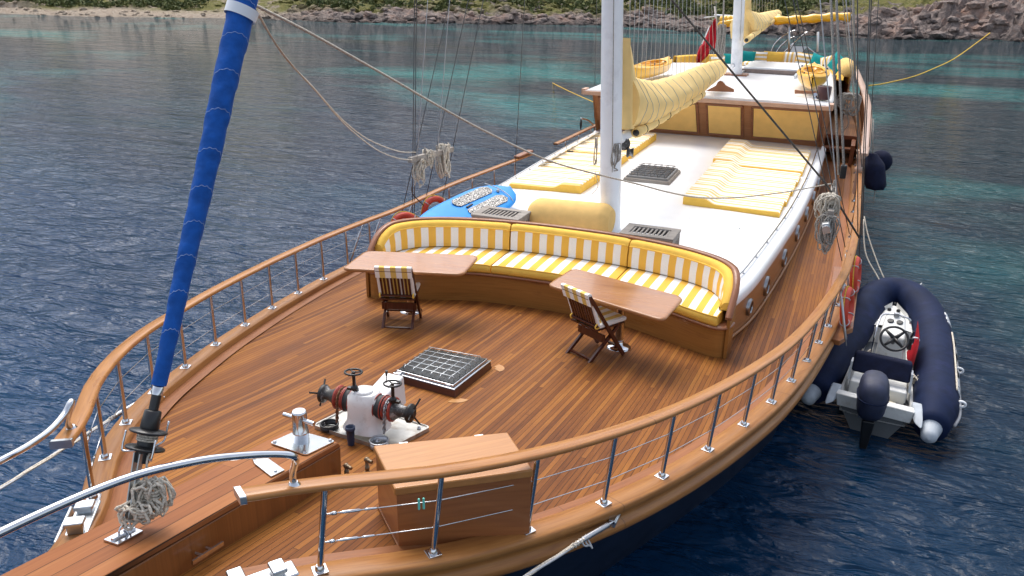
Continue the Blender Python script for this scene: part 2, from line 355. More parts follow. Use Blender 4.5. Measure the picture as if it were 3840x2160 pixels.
# ================================================================ THE SETTING
def water():
    mb = MB(); mb.add([(-700, -60, 0), (700, -60, 0), (700, 700, 0), (-700, 700, 0)], [(0, 1, 2, 3)])
    m, t, b = nodes('sea_water'); tc = t.nodes.new('ShaderNodeTexCoord'); O = tc.outputs['Object']
    sp = t.nodes.new('ShaderNodeSeparateXYZ'); t.links.new(O, sp.inputs[0]); X, Y, Z = sp.outputs
    def mp(sx, sy, rz=0):
        n = t.nodes.new('ShaderNodeMapping'); n.inputs['Scale'].default_value = (sx, sy, 1); n.inputs['Rotation'].default_value = (0, 0, rz); t.links.new(O, n.inputs[0]); return n.outputs[0]
    # sea bed: sand patches show turquoise, weed beds dark green, deep water blue
    far = mrange(t, math_(t, 'ADD', Y, math_(t, 'MULTIPLY', X, .25)), 8, 34)
    n1 = noise_(t, mp(.05, .09, .25), 1.0, 5, .55, .4); n2 = noise_(t, mp(.03, .1, .2), 1.7, 4, .6, .5)
    deep = mixc(t, mrange(t, n1, .3, .7), (.0007, .016, .05), (.0012, .036, .1))
    right = mrange(t, X, 1.5, 7); deep = mixc(t, math_(t, 'MULTIPLY', right, .75), deep, (.001, .009, .013))  # dinghy side: dark hull reflection painted into the water colour
    sand = mrange(t, n1, .5, .64); sandn = mrange(t, n2, .58, .68)
    mid = mixc(t, sand, (.002, .022, .034), (.025, .2, .19)); mid = mixc(t, mrange(t, n2, .42, .3), mid, (.002, .018, .014))
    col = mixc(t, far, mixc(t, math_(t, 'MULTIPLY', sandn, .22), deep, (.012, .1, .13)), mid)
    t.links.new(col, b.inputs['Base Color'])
    b.inputs['Roughness'].default_value = .035; b.inputs['IOR'].default_value = 1.333; b.inputs['Specular IOR Level'].default_value = .32
    h1 = noise_(t, mp(1.1, 2.6, .35), 1.0, 3, .55, .6); h2 = noise_(t, mp(4, 8.5, .15), 1.0, 5, .62, .5); h3 = noise_(t, mp(.3, 1.0, .3), 1.0, 4, .55, .5)
    calm = mrange(t, n2, .3, .7, .65, 1.15)
    h = math_(t, 'ADD', math_(t, 'MULTIPLY', h1, mrange(t, Y, 4, 50, .2, .5)), math_(t, 'ADD', math_(t, 'MULTIPLY', math_(t, 'MULTIPLY', h2, calm), mrange(t, Y, 4, 45, .04, .18)), math_(t, 'MULTIPLY', h3, mrange(t, Y, 6, 55, .3, 1.3))))
    bp = t.nodes.new('ShaderNodeBump'); bp.inputs['Strength'].default_value = 1; bp.inputs['Distance'].default_value = 1.0
    t.links.new(h, bp.inputs['Height']); t.links.new(bp.outputs[0], b.inputs['Normal'])
    return struct(obj('water', mb, m))
water()
SHORE = [(-124.768,51.352,0.000),(-107.326,66.171,0.000),(-93.290,71.054,0.000),(-81.380,71.901,0.000),(-72.720,75.219,0.000),(-60.053,80.520,0.000),(-50.290,79.575,0.000),(-43.530,83.586,0.000),(-37.056,85.442,0.000),(-25.302,92.072,0.000),(-13.045,86.443,0.000),(-7.184,86.805,0.000),(0.271,87.055,0.000),(3.839,86.866,0.000),(10.829,89.571,0.000),(16.760,90.437,0.000),(30.947,94.968,0.000),(52.655,100.309,0.000)]
def shore():
    base = resample(cr(SHORE, 6), 520); cam0 = Vector((3.3, -2.3, 0)); nd = 130
    mb = MB(); rock = []; bush = []
    for i, p in enumerate(base):
        out = (p-cam0).normalized(); u = i/519
        # how rocky / steep: beach on the left, crags to the right
        an = math.atan2(p.x-3.3, p.y+2.3)
        rk = min(1, max(0, (an+.72)/.14)); crag = min(1, max(0, (an+.1)/.25))
        q0 = p + out*(noise.noise((u*60, 0, 1))*1.6+noise.noise((u*17, 3, 1))*2)*(.3+rk*.7)
        for j in range(nd):
            d = (j/(nd-1))**1.7*190-1.6
            q = q0+out*d; x, y = q.x, q.y
            h = -0.35 + max(0, d+1.2)*.16 if d < 2 else .16+ (d-2)*(.1+.02*rk)
            if d > 22: h += (d-22)*.3  # unseen hillside, raised so the water reflects less bright low sky
            n = noise.fractal(Vector((x*.22, y*.22, 4)), .9, 2.1, 5); rg = 1-abs(noise.noise((x*.55, y*.55, 8)))
            c1 = noise.cell(Vector((x*.8, y*.8, 2)))
            vo = noise.voronoi(Vector((x*.5+n, y*.5, 0)))[0]; edge = min(1, (vo[1]-vo[0])*2.4)
            vo2 = noise.voronoi(Vector((x*1.6, y*1.6+n, 0)))[0]; e2 = min(1, (vo2[1]-vo2[0])*2)
            am = min(1, max(0, (d+1.3)/3))
            fade = max(.35, 1-d/40)
            h += am*rk*((.65+2.1*crag)*edge*(.6+.5*n)*fade + .38*e2*fade + .35*n)
            h += am*(1-rk)*(.12*n+.1*e2)
            h += am*crag*1.6*min(1, d/5)
            if d > 6: h += noise.fractal(Vector((x*.09, y*.09, 1)), 1, 2, 4)*.8
            mb.v.append((x, y, h)); mb.uv.append((d, rk))
            if j % 2 == 0 and -1 < d < 14 and random.random() < (.10+.25*rk): rock.append((x, y, h, rk, d))
            if d > 7+5*crag and random.random() < .34*(1 if d < 45 else .25) and noise.noise((x*.12, y*.12, 5)) > -.12+.75*crag*(1 if d < 40 else .3): bush.append((x, y, h, d))
    for i in range(519):
        for j in range(nd-1): mb.f.append((i*nd+j, (i+1)*nd+j, (i+1)*nd+j+1, i*nd+j+1)); mb.sm.append(False); mb.mi.append(0)
    m, t, b = nodes('shore_ground'); tc = t.nodes.new('ShaderNodeTexCoord'); O = tc.outputs['Object']; sp = t.nodes.new('ShaderNodeSeparateXYZ'); t.links.new(O, sp.inputs[0])
    us = t.nodes.new('ShaderNodeSeparateXYZ'); t.links.new(tc.outputs['UV'], us.inputs[0]); D, RK = us.outputs[0], us.outputs[1]
    n1 = noise_(t, O, .5, 8, .65); n2 = noise_(t, O, 2.2, 6, .7, .5); n3 = noise_(t, O, .13, 4)
    stone = mixc(t, mrange(t, n2, .3, .7), (.1, .082, .075), (.34, .275, .245)); stone = mixc(t, mrange(t, n1, .5, .7), stone, (.33, .21, .16)); stone = mixc(t, mrange(t, n1, .42, .3), stone, (.07, .06, .06))
    sandc = mixc(t, mrange(t, n2, .3, .7), (.24, .18, .13), (.42, .36, .29)); ground = mixc(t, RK, sandc, stone)
    wet = mrange(t, math_(t, 'ADD', sp.outputs[2], math_(t, 'MULTIPLY', n2, .8)), .45, 1.0, 1., 0.)
    ground = mixc(t, math_(t, 'MULTIPLY', wet, math_(t, 'ADD', math_(t, 'MULTIPLY', RK, .75), .1)), ground, (.035, .032, .032))
    grass = mixc(t, mrange(t, n2, .3, .7), (.07, .085, .02), (.2, .17, .06)); crg = mrange(t, sp.outputs[0], -5, 20); gr = mrange(t, math_(t, 'SUBTRACT', math_(t, 'ADD', D, math_(t, 'MULTIPLY', n3, 14)), math_(t, 'MULTIPLY', crg, 16)), 11, 15)
    gr = math_(t, 'MULTIPLY', gr, mrange(t, n1, .38, .48))
    t.links.new(mixc(t, gr, ground, grass), b.inputs['Base Color']); b.inputs['Roughness'].default_value = .95; b.inputs['Specular IOR Level'].default_value = .15
    bp = t.nodes.new('ShaderNodeBump'); bp.inputs['Strength'].default_value = .8; bp.inputs['Distance'].default_value = .5; t.links.new(n2, bp.inputs['Height']); t.links.new(bp.outputs[0], b.inputs['Normal'])
    struct(obj('shore_terrain', mb, m))
    # loose boulders along the water's edge
    rb = MB(); ico = [Vector(v) for v in ((0,0,-1),(.72,-.53,-.45),(-.28,-.85,-.45),(-.89,0,-.45),(-.28,.85,-.45),(.72,.53,-.45),(.28,-.85,.45),(-.72,-.53,.45),(-.72,.53,.45),(.28,.85,.45),(.89,0,.45),(0,0,1))]
    icf = [(0,1,2),(1,0,5),(0,2,3),(0,3,4),(0,4,5),(1,5,10),(2,1,6),(3,2,7),(4,3,8),(5,4,9),(1,10,6),(2,6,7),(3,7,8),(4,8,9),(5,9,10),(6,10,11),(7,6,11),(8,7,11),(9,8,11),(10,9,11)]
    for (x, y, h, rk, d) in rock:
        s = random.uniform(.12, .4)*(1+rk*.8)*(1.4 if random.random() < .06 else 1)
        m3 = Matrix.Rotation(random.uniform(0, 6), 3, 'Z')@Matrix.Rotation(random.uniform(0, 6), 3, 'X')
        vs = [(m3@v)*s*random.uniform(.7, 1.25) for v in ico]
        rb.add([(x+v.x*1.3, y+v.y, h+v.z*.7) for v in vs], icf, [(d, rk)]*12)
    o = obj('shore_boulders', rb, m); tag(o, 'grey and pink boulders strewn along the rocky shoreline', 'rocks', kind='stuff')
    lm, t, b = nodes('scrub_leaves'); tc = t.nodes.new('ShaderNodeTexCoord'); n = noise_(t, tc.outputs['Object'], 1.2, 4)
    t.links.new(mixc(t, mrange(t, n, .35, .65), (.03, .05, .012), (.13, .14, .04)), b.inputs['Base Color']); b.inputs['Roughness'].default_value = .9
    sb = MB()
    for (x, y, h, d) in bush:
        R0 = random.uniform(.35, 1.1)
        for k in range(26):
            th = random.uniform(0, 6.28); ph = random.uniform(0, 1.5); rr = R0*random.uniform(.5, 1)
            c = Vector((x+math.cos(th)*math.cos(ph)*rr, y+math.sin(th)*math.cos(ph)*rr, h+math.sin(ph)*rr*.75)); s = random.uniform(.1, .26)
            a = Vector((random.gauss(0,1), random.gauss(0,1), random.gauss(0,1))).normalized(); e = a.orthogonal().normalized(); g = a.cross(e)
            sb.add([c+e*s, c+g*s*.7, c-e*s, c-g*s*.7], [(0, 1, 2, 3)])
    tag(obj('scrub', sb, lm), 'low green scrub bushes covering the slope above the rocks', 'scrub', kind='stuff')
shore()
# ================================================================ THE SHIP
CZ = [(-1,2.47),(-.3,2.31),(.2,2.19),(.847,2.053),(1.344,1.952),(1.895,1.855),(2.513,1.756),(3.169,1.651),(3.847,1.56),(4.55,1.47),(5.248,1.389),(5.945,1.319),(6.6,1.26),(7.3,1.2),(8,1.14),(9,1.08),(11,1.03),(13,.98),(16,.95),(20,.95),(24,.97),(29,1.05)]
BR = [(-.05,.25),(.3,.46),(.6,.66),(.847,.855),(1.344,1.311),(1.895,1.704),(2.513,2.039),(3.169,2.31),(3.847,2.547),(4.55,2.75),(5.248,2.924),(5.945,3.058),(6.6,3.16),(7.3,3.25),(8,3.33),(9,3.42),(11,3.49),(16,3.49),(20,3.42),(24,3.2),(27,2.75),(28.5,2.1)]
BL = BR[:13]+[(7.3,3.24),(8,3.3),(9,3.32),(11,3.37),(13,3.29),(15.5,3.12),(19,3.02),(22,2.9),(24,2.75),(27,2.4),(28.5,1.9)]
def cz(s): return interp(CZ, s)
def hb(s, sd): return interp(BR if sd > 0 else BL, s)
def dz(x, s):                            # deck height: sheer plus a little camber
    b = hb(s, 1 if x > 0 else -1); return cz(s)-.075+.05*(1-min(1, (x/b)**2))
def D(x, s, h=0): return Vector((x, s, dz(x, s)+h))
gulet = thing('wooden_sailing_boat', 'long varnished wooden two-masted sailing boat with teak foredeck and white cabin roof', 'sailing boat', (0, 8, 1))
S_ = [-.05+.15*i for i in range(40)]+[6+.5*i for i in range(46)]
def capline(sd, s): return Vector((sd*hb(s, sd), s, cz(s)))
def outn(sd, s):
    a, b = capline(sd, s-.08), capline(sd, s+.08); t = (b-a); t.z = 0; t.normalize()
    return Vector((t.y, -t.x, 0))*sd*(1)
def profsweep(sd, ss, prof, zoff=0, flip=False):
    secs = []
    for s in ss:
        p = capline(sd, s); n = outn(sd, s); secs.append([p+n*o+Vector((0, 0, z+zoff)) for o, z in prof])
    return secs
# hull skin
mb = MB(); mb2 = MB()
for sd in (1, -1):
    secs = []
    for s in S_:
        p = capline(sd, s); n = outn(sd, s); b = hb(s, sd); k = min(1, max(0, s/7)); wl = b*(.12+.76*k**.6) ; fw = max(0, 1-s/6)
        top = p+n*.06+Vector((0, 0, -.2)); row = []
        for j in range(9):
            t = (0,.05,.16,.3,.45,.6,.75,.88,1)[j]; z = top.z*(1-t)-.3*t; e = t**.75
            row.append(Vector((top.x*(1-e)+sd*wl*e, s+fw*.9*t*t, z)))
        secs.append(row)
    (mb.loft([r[:2] for r in secs], closed=False), mb2.loft([r[1:] for r in secs], closed=False))
obj('upper_hull', mb, hullw, gulet); obj('lower_hull', mb2, mk('hull_dark_paint', (.012, .018, .035), .35, var=.3, scale=3), gulet)
# cap rail and rubbing strake, one each side
prof = [(-.085,-.08),(-.085,-.01),(-.075,0),(.08,0),(.095,-.012),(.095,-.06),(.07,-.075),(.07,-.12),(.1,-.13),(.115,-.15),(.115,-.185),(.095,-.21),(.05,-.22)]
for sd in (1, -1):
    mb = MB().loft(profsweep(sd, S_[1:], prof), closed=False); obj('cap_rail', mb, capw, gulet)
# deck
mb = MB(); secs = []
for s in S_: secs.append([D(-hb(s, -1)*(1-k/8)+.0*k if k < 8 else 0, s) if k <= 8 else D(hb(s, 1)*(k-8)/8, s) for k in range(17)])
mb.loft([[p+Vector((0, 0, 0)) for p in q] for q in secs], closed=False); dk = obj('deck', mb, deckw, gulet)
# margin planks that follow the sides
mb = MB()
for sd in (1, -1): mb.loft([[capline(sd, s)+outn(sd, s)*o+Vector((0, 0, dz(sd*(hb(s, sd)+o), s)-cz(s)+.005)) for o in (-.085, -.21)] for s in S_[4:]], closed=False)
obj('deck_margin', mb, wood('margin_teak', (.2, .07, .025), (.33, .13, .045), rough=.5, coat=0, joint=2.2), gulet)
# ---- guard rails
LO, LA, LH = .042, .05, .545
def railp(sd, s, h=LH): k = h/LH; p = capline(sd, s); return Vector((p.x+sd*LO*k, p.y+LA*k, p.z+h))
GAP = (14.6, 16.0)
def handrail(sd, s0, s1, name='handrail'):
    n = max(8, int((s1-s0)/.2)); secs = []
    for i in range(n+1):
        s = s0+(s1-s0)*i/n; p = railp(sd, s); q = outn(sd, s); z = Vector((0, 0, 1)); W = .052
        secs.append([p+q*o*W+z*h for o, h in ((-1,.0),(-1.12,.012),(-1,.03),(-.8,.036),(.8,.036),(1,.03),(1.12,.012),(1,0),(.7,-.008),(-.7,-.008))])
    o = obj(name, MB().loft(secs, closed=True, caps=True), railw, gulet)
    return o
def endcap(sd, s, fw=-1):
    p = railp(sd, s); q = outn(sd, s); t = Vector((-q.y*sd, q.x*sd, 0))*fw*1; t = (railp(sd, s)-railp(sd, s+.1)).normalized()*(-fw)*-1
    mb = MB()
    for k, (e, w2) in enumerate(((0, 1.15), (.06, 1.15))): pass
    sec = [[p+t*e+q*o*.058+Vector((0, 0, h)) for o, h in ((-1,-.012),(-1.05,.012),(-1,.04),(1,.04),(1.05,.012),(1,-.012))] for e in (-.012, .022)]
    obj('rail_end_cap', MB().loft(sec, caps=True, smooth=False), satin, gulet, bevel=.008)
hr = handrail(1, .49, 22.5); hl = handrail(-1, .49, GAP[0]); hl2 = handrail(-1, GAP[1], 22)
for sd in (1, -1): endcap(sd, .49)
obj('rail_end_block', MB().beam(railp(-1, 13.9)+Vector((0,0,.07)), railp(-1, 14.6)+Vector((0,0,.09)), .14, .05), trimw, gulet, bevel=.015)
stS = [.847,1.344,1.895,2.513,3.169,3.847,4.55,5.248,5.945]; s = 5.945
while s < 21.5: s += .72 if s < 8 else .95; stS.append(s)
def stanchion():
    mb = MB(); mb.lathe([(.0155,0),(.0155,LH)], (0,0,0), (LO,LA,LH), 12, caps=False); return mb
proto = {}
for sd in (1, -1):
    for k, s in enumerate(stS):
        if sd < 0 and GAP[0]+.05 < s < GAP[1]-.05: continue
        p = capline(sd, s)
        if sd not in proto:
            a = obj('stanchion', MB().lathe([(.0185,0),(.0185,LH+.01)], (0,0,0), (sd*LO,LA,LH), 12, caps=False), chrome, gulet)
            f = MB().box((0,0,.006),(.085,.085,.012)); f.lathe([(.03,.0),(.028,.016),(.02,.03)],(0,0,.01),(0,0,1),12)
            g = obj('base_plate', f, chrome, None, bevel=.003); g.parent = a; proto[sd] = (a, g)
        else:
            a = proto[sd][0].copy(); C.objects.link(a); g = proto[sd][1].copy(); C.objects.link(g); g.parent = a
        a.parent = gulet; a.matrix_parent_inverse = Matrix.Identity(4); a.location = p-Vector(gulet.location)
        n = outn(sd, s); g.rotation_euler = (0, 0, math.atan2(n.y, n.x))
for sd in (1, -1):
    for h in (.185, .365):
        e = 22 if sd > 0 else GAP[0]
        ss = [x for x in stS if x < e]; pts = [railp(sd, x, h) for x in ss]; a, b = pts[0], pts[1]; d = (b-a).normalized()
        mb = MB(); mb.tube([a+d*.3]+pts[1:], .0035, 6)
        obj('guard_wire', mb, chrome, gulet)
        mb = MB(); mb.tube([a, a+d*.03, a+d*.05], [.004,.004,.011], 8); mb.tube([a+d*.05, a+d*.075], .012, 8); mb.tube([a+d*.08, a+d*.1, a+d*.11, a+d*.2, a+d*.21, a+d*.235], [.004,.005,.0095,.0095,.005,.005], 10); mb.tube([a+d*.235, a+d*.25, a+d*.3, a+d*.315], [.008,.008,.007,.003], 8)
        obj('turnbuckle', mb, chrome, gulet)
# ---- raised centre box running out to the bowsprit
def boxtop(s): return 2.10-(s-1.95)*.177
mb = MB(); P0, P1 = -2.6, 2.03
def bx(s, x, z): return Vector((x, s, z))
mb.hexa([bx(P0,-.2,boxtop(P0)-.4), bx(P0,.2,boxtop(P0)-.4), bx(P1-.02,.215,1.7), bx(P1-.02,-.215,1.7)], [bx(P0,-.2,boxtop(P0)-.05), bx(P0,.2,boxtop(P0)-.05), bx(P1,.215,boxtop(P1)-.05), bx(P1,-.215,boxtop(P1)-.05)])
obj('bowsprit_base', mb, mahog, gulet, bevel=.01)
mb = MB(); ch = .05
mb.hexa([bx(P0,-.2,boxtop(P0)-.048), bx(P0,.2,boxtop(P0)-.048), bx(P1+.005,.22,boxtop(P1)-.048), bx(P1+.005,-.22,boxtop(P1)-.048)], [bx(P0,-.2,boxtop(P0)), bx(P0,.2,boxtop(P0)), bx(P1-.03,.22,boxtop(P1)+.005), bx(P1-.03,-.22,boxtop(P1)+.005)])
obj('bowsprit_top', mb, planks('bowsprit_planks', [(.16,.055,.022),(.25,.09,.032),(.34,.14,.05),(.42,.19,.07)], width=.105, length=2.9, bias=.5, cw=.03), gulet, bevel=.012)
# small steel cleat handle on the side of the box
mb = MB(); a = Vector((.225, .62, 2.16)); mb.beam(a+Vector((.05,-.12,.02)), a+Vector((.05,.12,-.02)), .012, .025); mb.cyl(a+Vector((0,-.04,.01)), a+Vector((.05,-.04,.01)), .01); mb.cyl(a+Vector((0,.04,-.01)), a+Vector((.05,.04,-.01)), .01)
obj('side_cleat', mb, chrome, gulet)
# bow pulpit tube
R1 = [railp(1,.72)+Vector((0,0,.03)), railp(1,.72)+Vector((0,0,.1))]+[(0.870,0.703,2.879), (0.830,0.626,2.934), (0.740,0.445,3.006), (0.640,0.241,3.064), (0.520,-0.057,3.113), (0.400,-0.532,3.133), (0.300,-1.172,3.137)]
L1 = [railp(-1,.66)+Vector((0,0,.03)), railp(-1,.62)+Vector((0,0,.1))]+[(-0.560,0.605,2.941), (-0.530,0.518,2.904), (-0.470,0.339,2.890), (-0.400,0.039,2.924), (-0.340,-0.548,3.004)]
for q in (R1, L1): obj('pulpit_rail', MB().tube(cr(q, 6), .019, 12), chrome, gulet)
for q in (R1, L1): obj('pulpit_flange', MB().lathe([(.04,0),(.038,.01),(.022,.03)], V(q[0])-Vector((0,0,.01)), (0,0,1), 16), chrome, gulet)
# ---- cabin trunk
CB = [(7,2.24),(7.9,2.39),(9,2.48),(10,2.55),(11.5,2.64),(14,2.73),(16,2.75),(18.2,2.74)]
def cab(s): return interp(CB, s)
def rz_(s): return 1.72-.12*min(1, max(0, (s-7)/5))
SC_ = [6.9+.3*i for i in range(38)]
mb = MB()
for sd in (1, -1): mb.loft([[Vector((sd*cab(s), s, cz(s)-.1)), Vector((sd*(cab(s)-.01), s, rz_(s)-.12))] for s in SC_], closed=False)
obj('cabin_side', mb, sidew, gulet)
def sfront(x):
    x = abs(x); return interp([(0,7.74),(.75,7.7),(1.5,7.54),(2.0,7.3),(2.24,7.0),(2.36,6.95)], x)
mb = MB(); secs = []; NS = 38
prof_x = [(None,.012,-.15),(None,.018,-.125),(None,.012,-.07),(None,-.01,-.03),(None,-.05,-.008),(None,-.2,0),(.6,0,.03),(.3,0,.048),(0,0,.055)]
for i in range(NS+1):
    row = []
    for sd in (-1, 1):
        half = []
        for k, o, h in prof_x:
            x0 = 2.2+o if k is None else 2.2*k; sa = sfront(x0); s_ = sa+(18.15-sa)*i/NS; c = cab(s_)
            x = c+o if k is None else c*k; half.append(Vector((sd*x, s_, rz_(s_)+h)))
        row += half if sd < 0 else half[::-1][1:]
    secs.append(row)
mb.loft(secs, closed=False); obj('cabin_roof', mb, white, gulet)
# ledge moulding at foot of the cabin side
mb = MB()
for sd in (1, -1): mb.tube([Vector((sd*(cab(s)+.015), s, dz(sd*cab(s), s)+.02)) for s in SC_], .022, 6)
obj('cabin_foot_moulding', mb, sidew, gulet)
# grab rail along the roof edge
for sd in (1, -1):
    pts = [Vector((sd*(cab(s)-.16), s, rz_(s)+.045)) for s in [7.25+.4*i for i in range(26)]]
    a = pts[0].copy(); a.z -= .06; a.y -= .06; mb = MB().tube([a]+pts, .012, 8)
    for p in pts[2::2]: mb.tube([p, p-Vector((0,0,.05))], .009, 6); mb.lathe([(.022,0),(.018,.012)], p-Vector((0,0,.052)), (0,0,1), 10)
    obj('grab_rail', mb, chrome, gulet)
# portholes
portr = mk('porthole_steel', (.3,.3,.31), .3, 1)
portg = mk('porthole_glass', (.012,.012,.014), .5, spec=.12)
PH = [(7.83,1.34,.1),(8.93,1.26,.13),(10.4,1.23,.13),(11.78,1.25,.13),(13.14,1.24,.13),(14.5,1.22,.13),(15.9,1.2,.13)]
for s, z, r in PH:
    for sd in (1, -1):
        c = Vector((sd*(cab(s)+.006), s, z)); t = (Vector((cab(s+.1), s+.1, 0))-Vector((cab(s-.1), s-.1, 0))).normalized(); n = Vector((t.y*sd, -t.x, 0))
        rim = obj('porthole', MB().lathe([(r+.012,-.03),(r+.012,.034),(r,.046),(r-.022,.05),(r-.03,.04),(r-.03,.02)], c-n*.018, n, 28, caps=False), portr, gulet)
        g = obj('glass', MB().lathe([(r-.026,.03),(.001,.032)], c-n*.014, n, 24, caps=False), portg, None); g.parent = rim
# ---- wheelhouse
FZ, FT = 1.60, 2.60; s0, s1 = 18.0, 17.25
def wf(x, z): k = (z-FZ)/(FT-FZ); return Vector((x, s0+(s1-s0)*k - .04*(1-(x/2.7)**2)*2, z))
mb = MB(); mb.loft([[wf(x, FZ-.02), wf(x, FT)] for x in [-2.66+.266*i for i in range(21)]], closed=False)
for sd in (1, -1): mb.add([(sd*2.66, s0, FZ-.7), (sd*2.66, s1, FT), (sd*2.6, 24.2, FT), (sd*2.6, 24.2, .9), (sd*2.66, s0, .9)], [(0, 1, 2, 3, 4)])
mb.add([(-2.6, 24.2, .9), (2.6, 24.2, .9), (2.6, 24.2, FT), (-2.6, 24.2, FT)], [(0, 1, 2, 3)])
obj('wheelhouse_front', mb, wood('wheelhouse_teak', (.3, .13, .055), (.44, .2, .09), coord='x', rough=.4, coat=.3), gulet)
WIN = [(-2.62,-1.78),(-1.7,-.93),(-.83,-.10),(.12,.98),(1.2,2.5)]
WIN = [(-2.5,-1.45),(-1.25,-.14),(.08,.88),(1.1,2.56)]
for a, b in WIN:
    n = Vector((0, -.8, .6)).normalized()
    def fr(x, z, o): return wf(x, z)+Vector((0, -1, -.15)).normalized()*o
    z0, z1 = 1.74, 2.5; mb = MB()
    for (p, q) in (((a,z0),(b,z0)),((b,z0),(b,z1)),((b,z1),(a,z1)),((a,z1),(a,z0))): mb.beam(fr(*p,.02), fr(*q,.02), .05, .05)
    w_ = obj('window_frame', mb, trimw, gulet, bevel=.008)
    mb = MB(); nx = 10; grid = []
    for i in range(nx+1):
        x = a+.035+(b-a-.07)*i/nx; grid.append([fr(x, z0+.03+(z1-z0-.05)*j/6, .052+.004*math.sin(i*1.7+j*.8)) for j in range(7)])
    mb.loft(grid, closed=False); obj('window_cover', mb, coverm, None).parent = w_
# upper roof
mb = MB(); secs = []
R2 = [(16.85, 2.74),(18,2.76),(20,2.72),(22,2.6),(23.5,2.5),(24.6,2.4)]
for s, h in R2:
    z = 2.69; half = [(h, z-.1),(h+.01, z-.03),(h-.05, z),(h*.6, z+.03),(0, z+.045)]
    secs.append([Vector((-x, s+(-.1 if False else 0), y)) for x, y in half]+[Vector((x, s, y)) for x, y in half[::-1][1:]]+[Vector((0, s, z-.1))])
mb.loft(secs, closed=True, caps=True); obj('upper_roof', mb, white, gulet)
mb = MB(); mb.box((0, 16.83, 2.63), (5.52, .05, .09)); mb.box((2.76, 17.0, 2.65), (.1, .3, .13)); mb.box((-2.76, 17.0, 2.65), (.1, .3, .13)); obj('roof_trim', mb, mk('trim_pale', (.5, .3, .2), .5, var=.1), gulet, bevel=.01)
# raised aft deck with step opening
mb = MB(); za = 1.48
secs = []
for s in [20.6+.6*i for i in range(14)]: secs.append([Vector((-hb(s,-1), s, za)), Vector((0, s, za+.03)), Vector((hb(s,1)-.02, s, za))])
mb.loft(secs, closed=False); obj('aft_deck', mb, aftw, gulet)
mb = MB(); mb.box((3.0, 20.62, za-.05), (.9, .06, .1)); mb.box((3.0, 20.3, 1.2), (.8, .28, .04)); mb.box((3.32, 20.1, 1.15), (.1, .9, .5)); mb.box((3.0, 21.0, 1.2), (.9, .05, .5)); obj('aft_steps', mb, trimw, gulet, bevel=.01)
# heavy raised quarter rail on the port side with turned post, and lower moulding on the other side
def qrail(sd, pts, name='quarter_rail'):
    secs = []
    P = cr(pts, 5)
    for i, p in enumerate(P): secs.append([p+Vector((o, 0, h)) for o, h in ((-.08,0),(-.09,.02),(-.07,.05),(.07,.05),(.09,.02),(.08,0),(0,-.02))])
    return obj(name, MB().loft(secs, caps=True), wood('quarter_rail_wood'+str(sd), (.42,.27,.2), (.55,.38,.3), rough=.35, coat=.5) if sd > 0 else railw, gulet)
qrail(1, [(3.529,15.437,1.950), (3.550,16.152,2.000), (3.551,17.578,2.100), (3.544,19.325,2.200), (3.477,21.247,2.280), (3.306,23.746,2.400), (3.067,26.912,2.500)])
QP = [(3.550,16.152,2.000), (3.551,17.578,2.100), (3.544,19.325,2.200), (3.477,21.247,2.280), (3.306,23.746,2.400)]
for p in resample(cr(QP, 5), 13):
    obj('quarter_post', MB().lathe([(.028,0),(.028,.12),(.04,.2),(.03,.5),(.028,max(.6, p.z-cz(p.y)))], (p.x, p.y, cz(p.y)), (0,0,1), 10), MT['hull_teak'], gulet)
mb = MB(); q = V((3.489,15.867,1.980)); mb.lathe([(.05,-.9),(.05,-.45),(.08,-.4),(.08,-.36),(.05,-.33),(.06,-.2),(.09,-.1),(.05,-.06),(.1,-.03),(.1,0)], q, (0,0,1), 16); obj('turned_post', mb, wood('post_wood', (.42,.27,.2), (.55,.38,.3), coord='z'), gulet)
obj('aft_bulwark', MB().loft([[Vector((hb(s,1)+.02, s, cz(s)-.1)), Vector((hb(s,1), s, 1.85+.02*(s-18)))] for s in [18.5+.7*i for i in range(13)]], closed=False), sidew, gulet)
obj('aft_bulwark', MB().loft([[Vector((-hb(s,-1), s, cz(s)-.1)), Vector((-hb(s,-1), s, 1.7))] for s in [19+.7*i for i in range(13)]], closed=False), sidew, gulet)
# chainplate platforms (channels) outside the hull
for sd in (1, -1):
    mb = MB(); pl = [(3.3,7.95),(3.5,7.9),(3.58,8.1),(3.54,8.25),(3.64,8.4),(3.68,10.6),(3.5,10.9),(3.3,10.9)]
    mb.prism([(sd*x, y) for x, y in pl][::sd], .07, .98); obj('shroud_channel', mb, hullw, gulet, bevel=.01)
# bow fairleads on the cap rail
for sd in (1, -1):
    mb = MB(); n = outn(sd, .55); 
    for ds in (-.09, .09):
        c = capline(sd, .58+ds)
        mb.box(c+Vector((0,0,.03)), (.09,.05,.06), math.atan2(n.y, n.x)); mb.box(c+n*.0+Vector((0,0,.075)), (.11,.085,.03), math.atan2(n.y, n.x))
    mb.box(capline(sd, .58)+Vector((0,0,.012)), (.13,.42,.02), math.atan2(n.y, n.x)); mb.box(capline(sd,.58)+n*.1+Vector((0,0,-.08)), (.02,.36,.2), math.atan2(n.y, n.x)); obj('bow_fairlead', mb, satin, gulet, bevel=.012)
# ---- curved sofa base and back (built in)
import itertools
def cpath(off, n=60):
    """C-shaped plan curve of the sofa back, inset by off; returns points + outward normals"""
    ctrl = [(2.33,6.42),(2.34,6.75),(2.24,7.08),(2.0,7.36),(1.5,7.6),(.75,7.76),(0,7.8),(-.75,7.76),(-1.5,7.6),(-2.0,7.36),(-2.24,7.08),(-2.34,6.75),(-2.33,6.42)]
    P = resample(cr([(x, y, 0) for x, y in ctrl], 8), n); out = []
    for i, p in enumerate(P):
        t = (P[min(n-1, i+1)]-P[max(0, i-1)]).normalized(); nn = Vector((-t.y, t.x, 0))
        out.append((p-nn*(-off) if False else p+nn*off, nn))
    return out
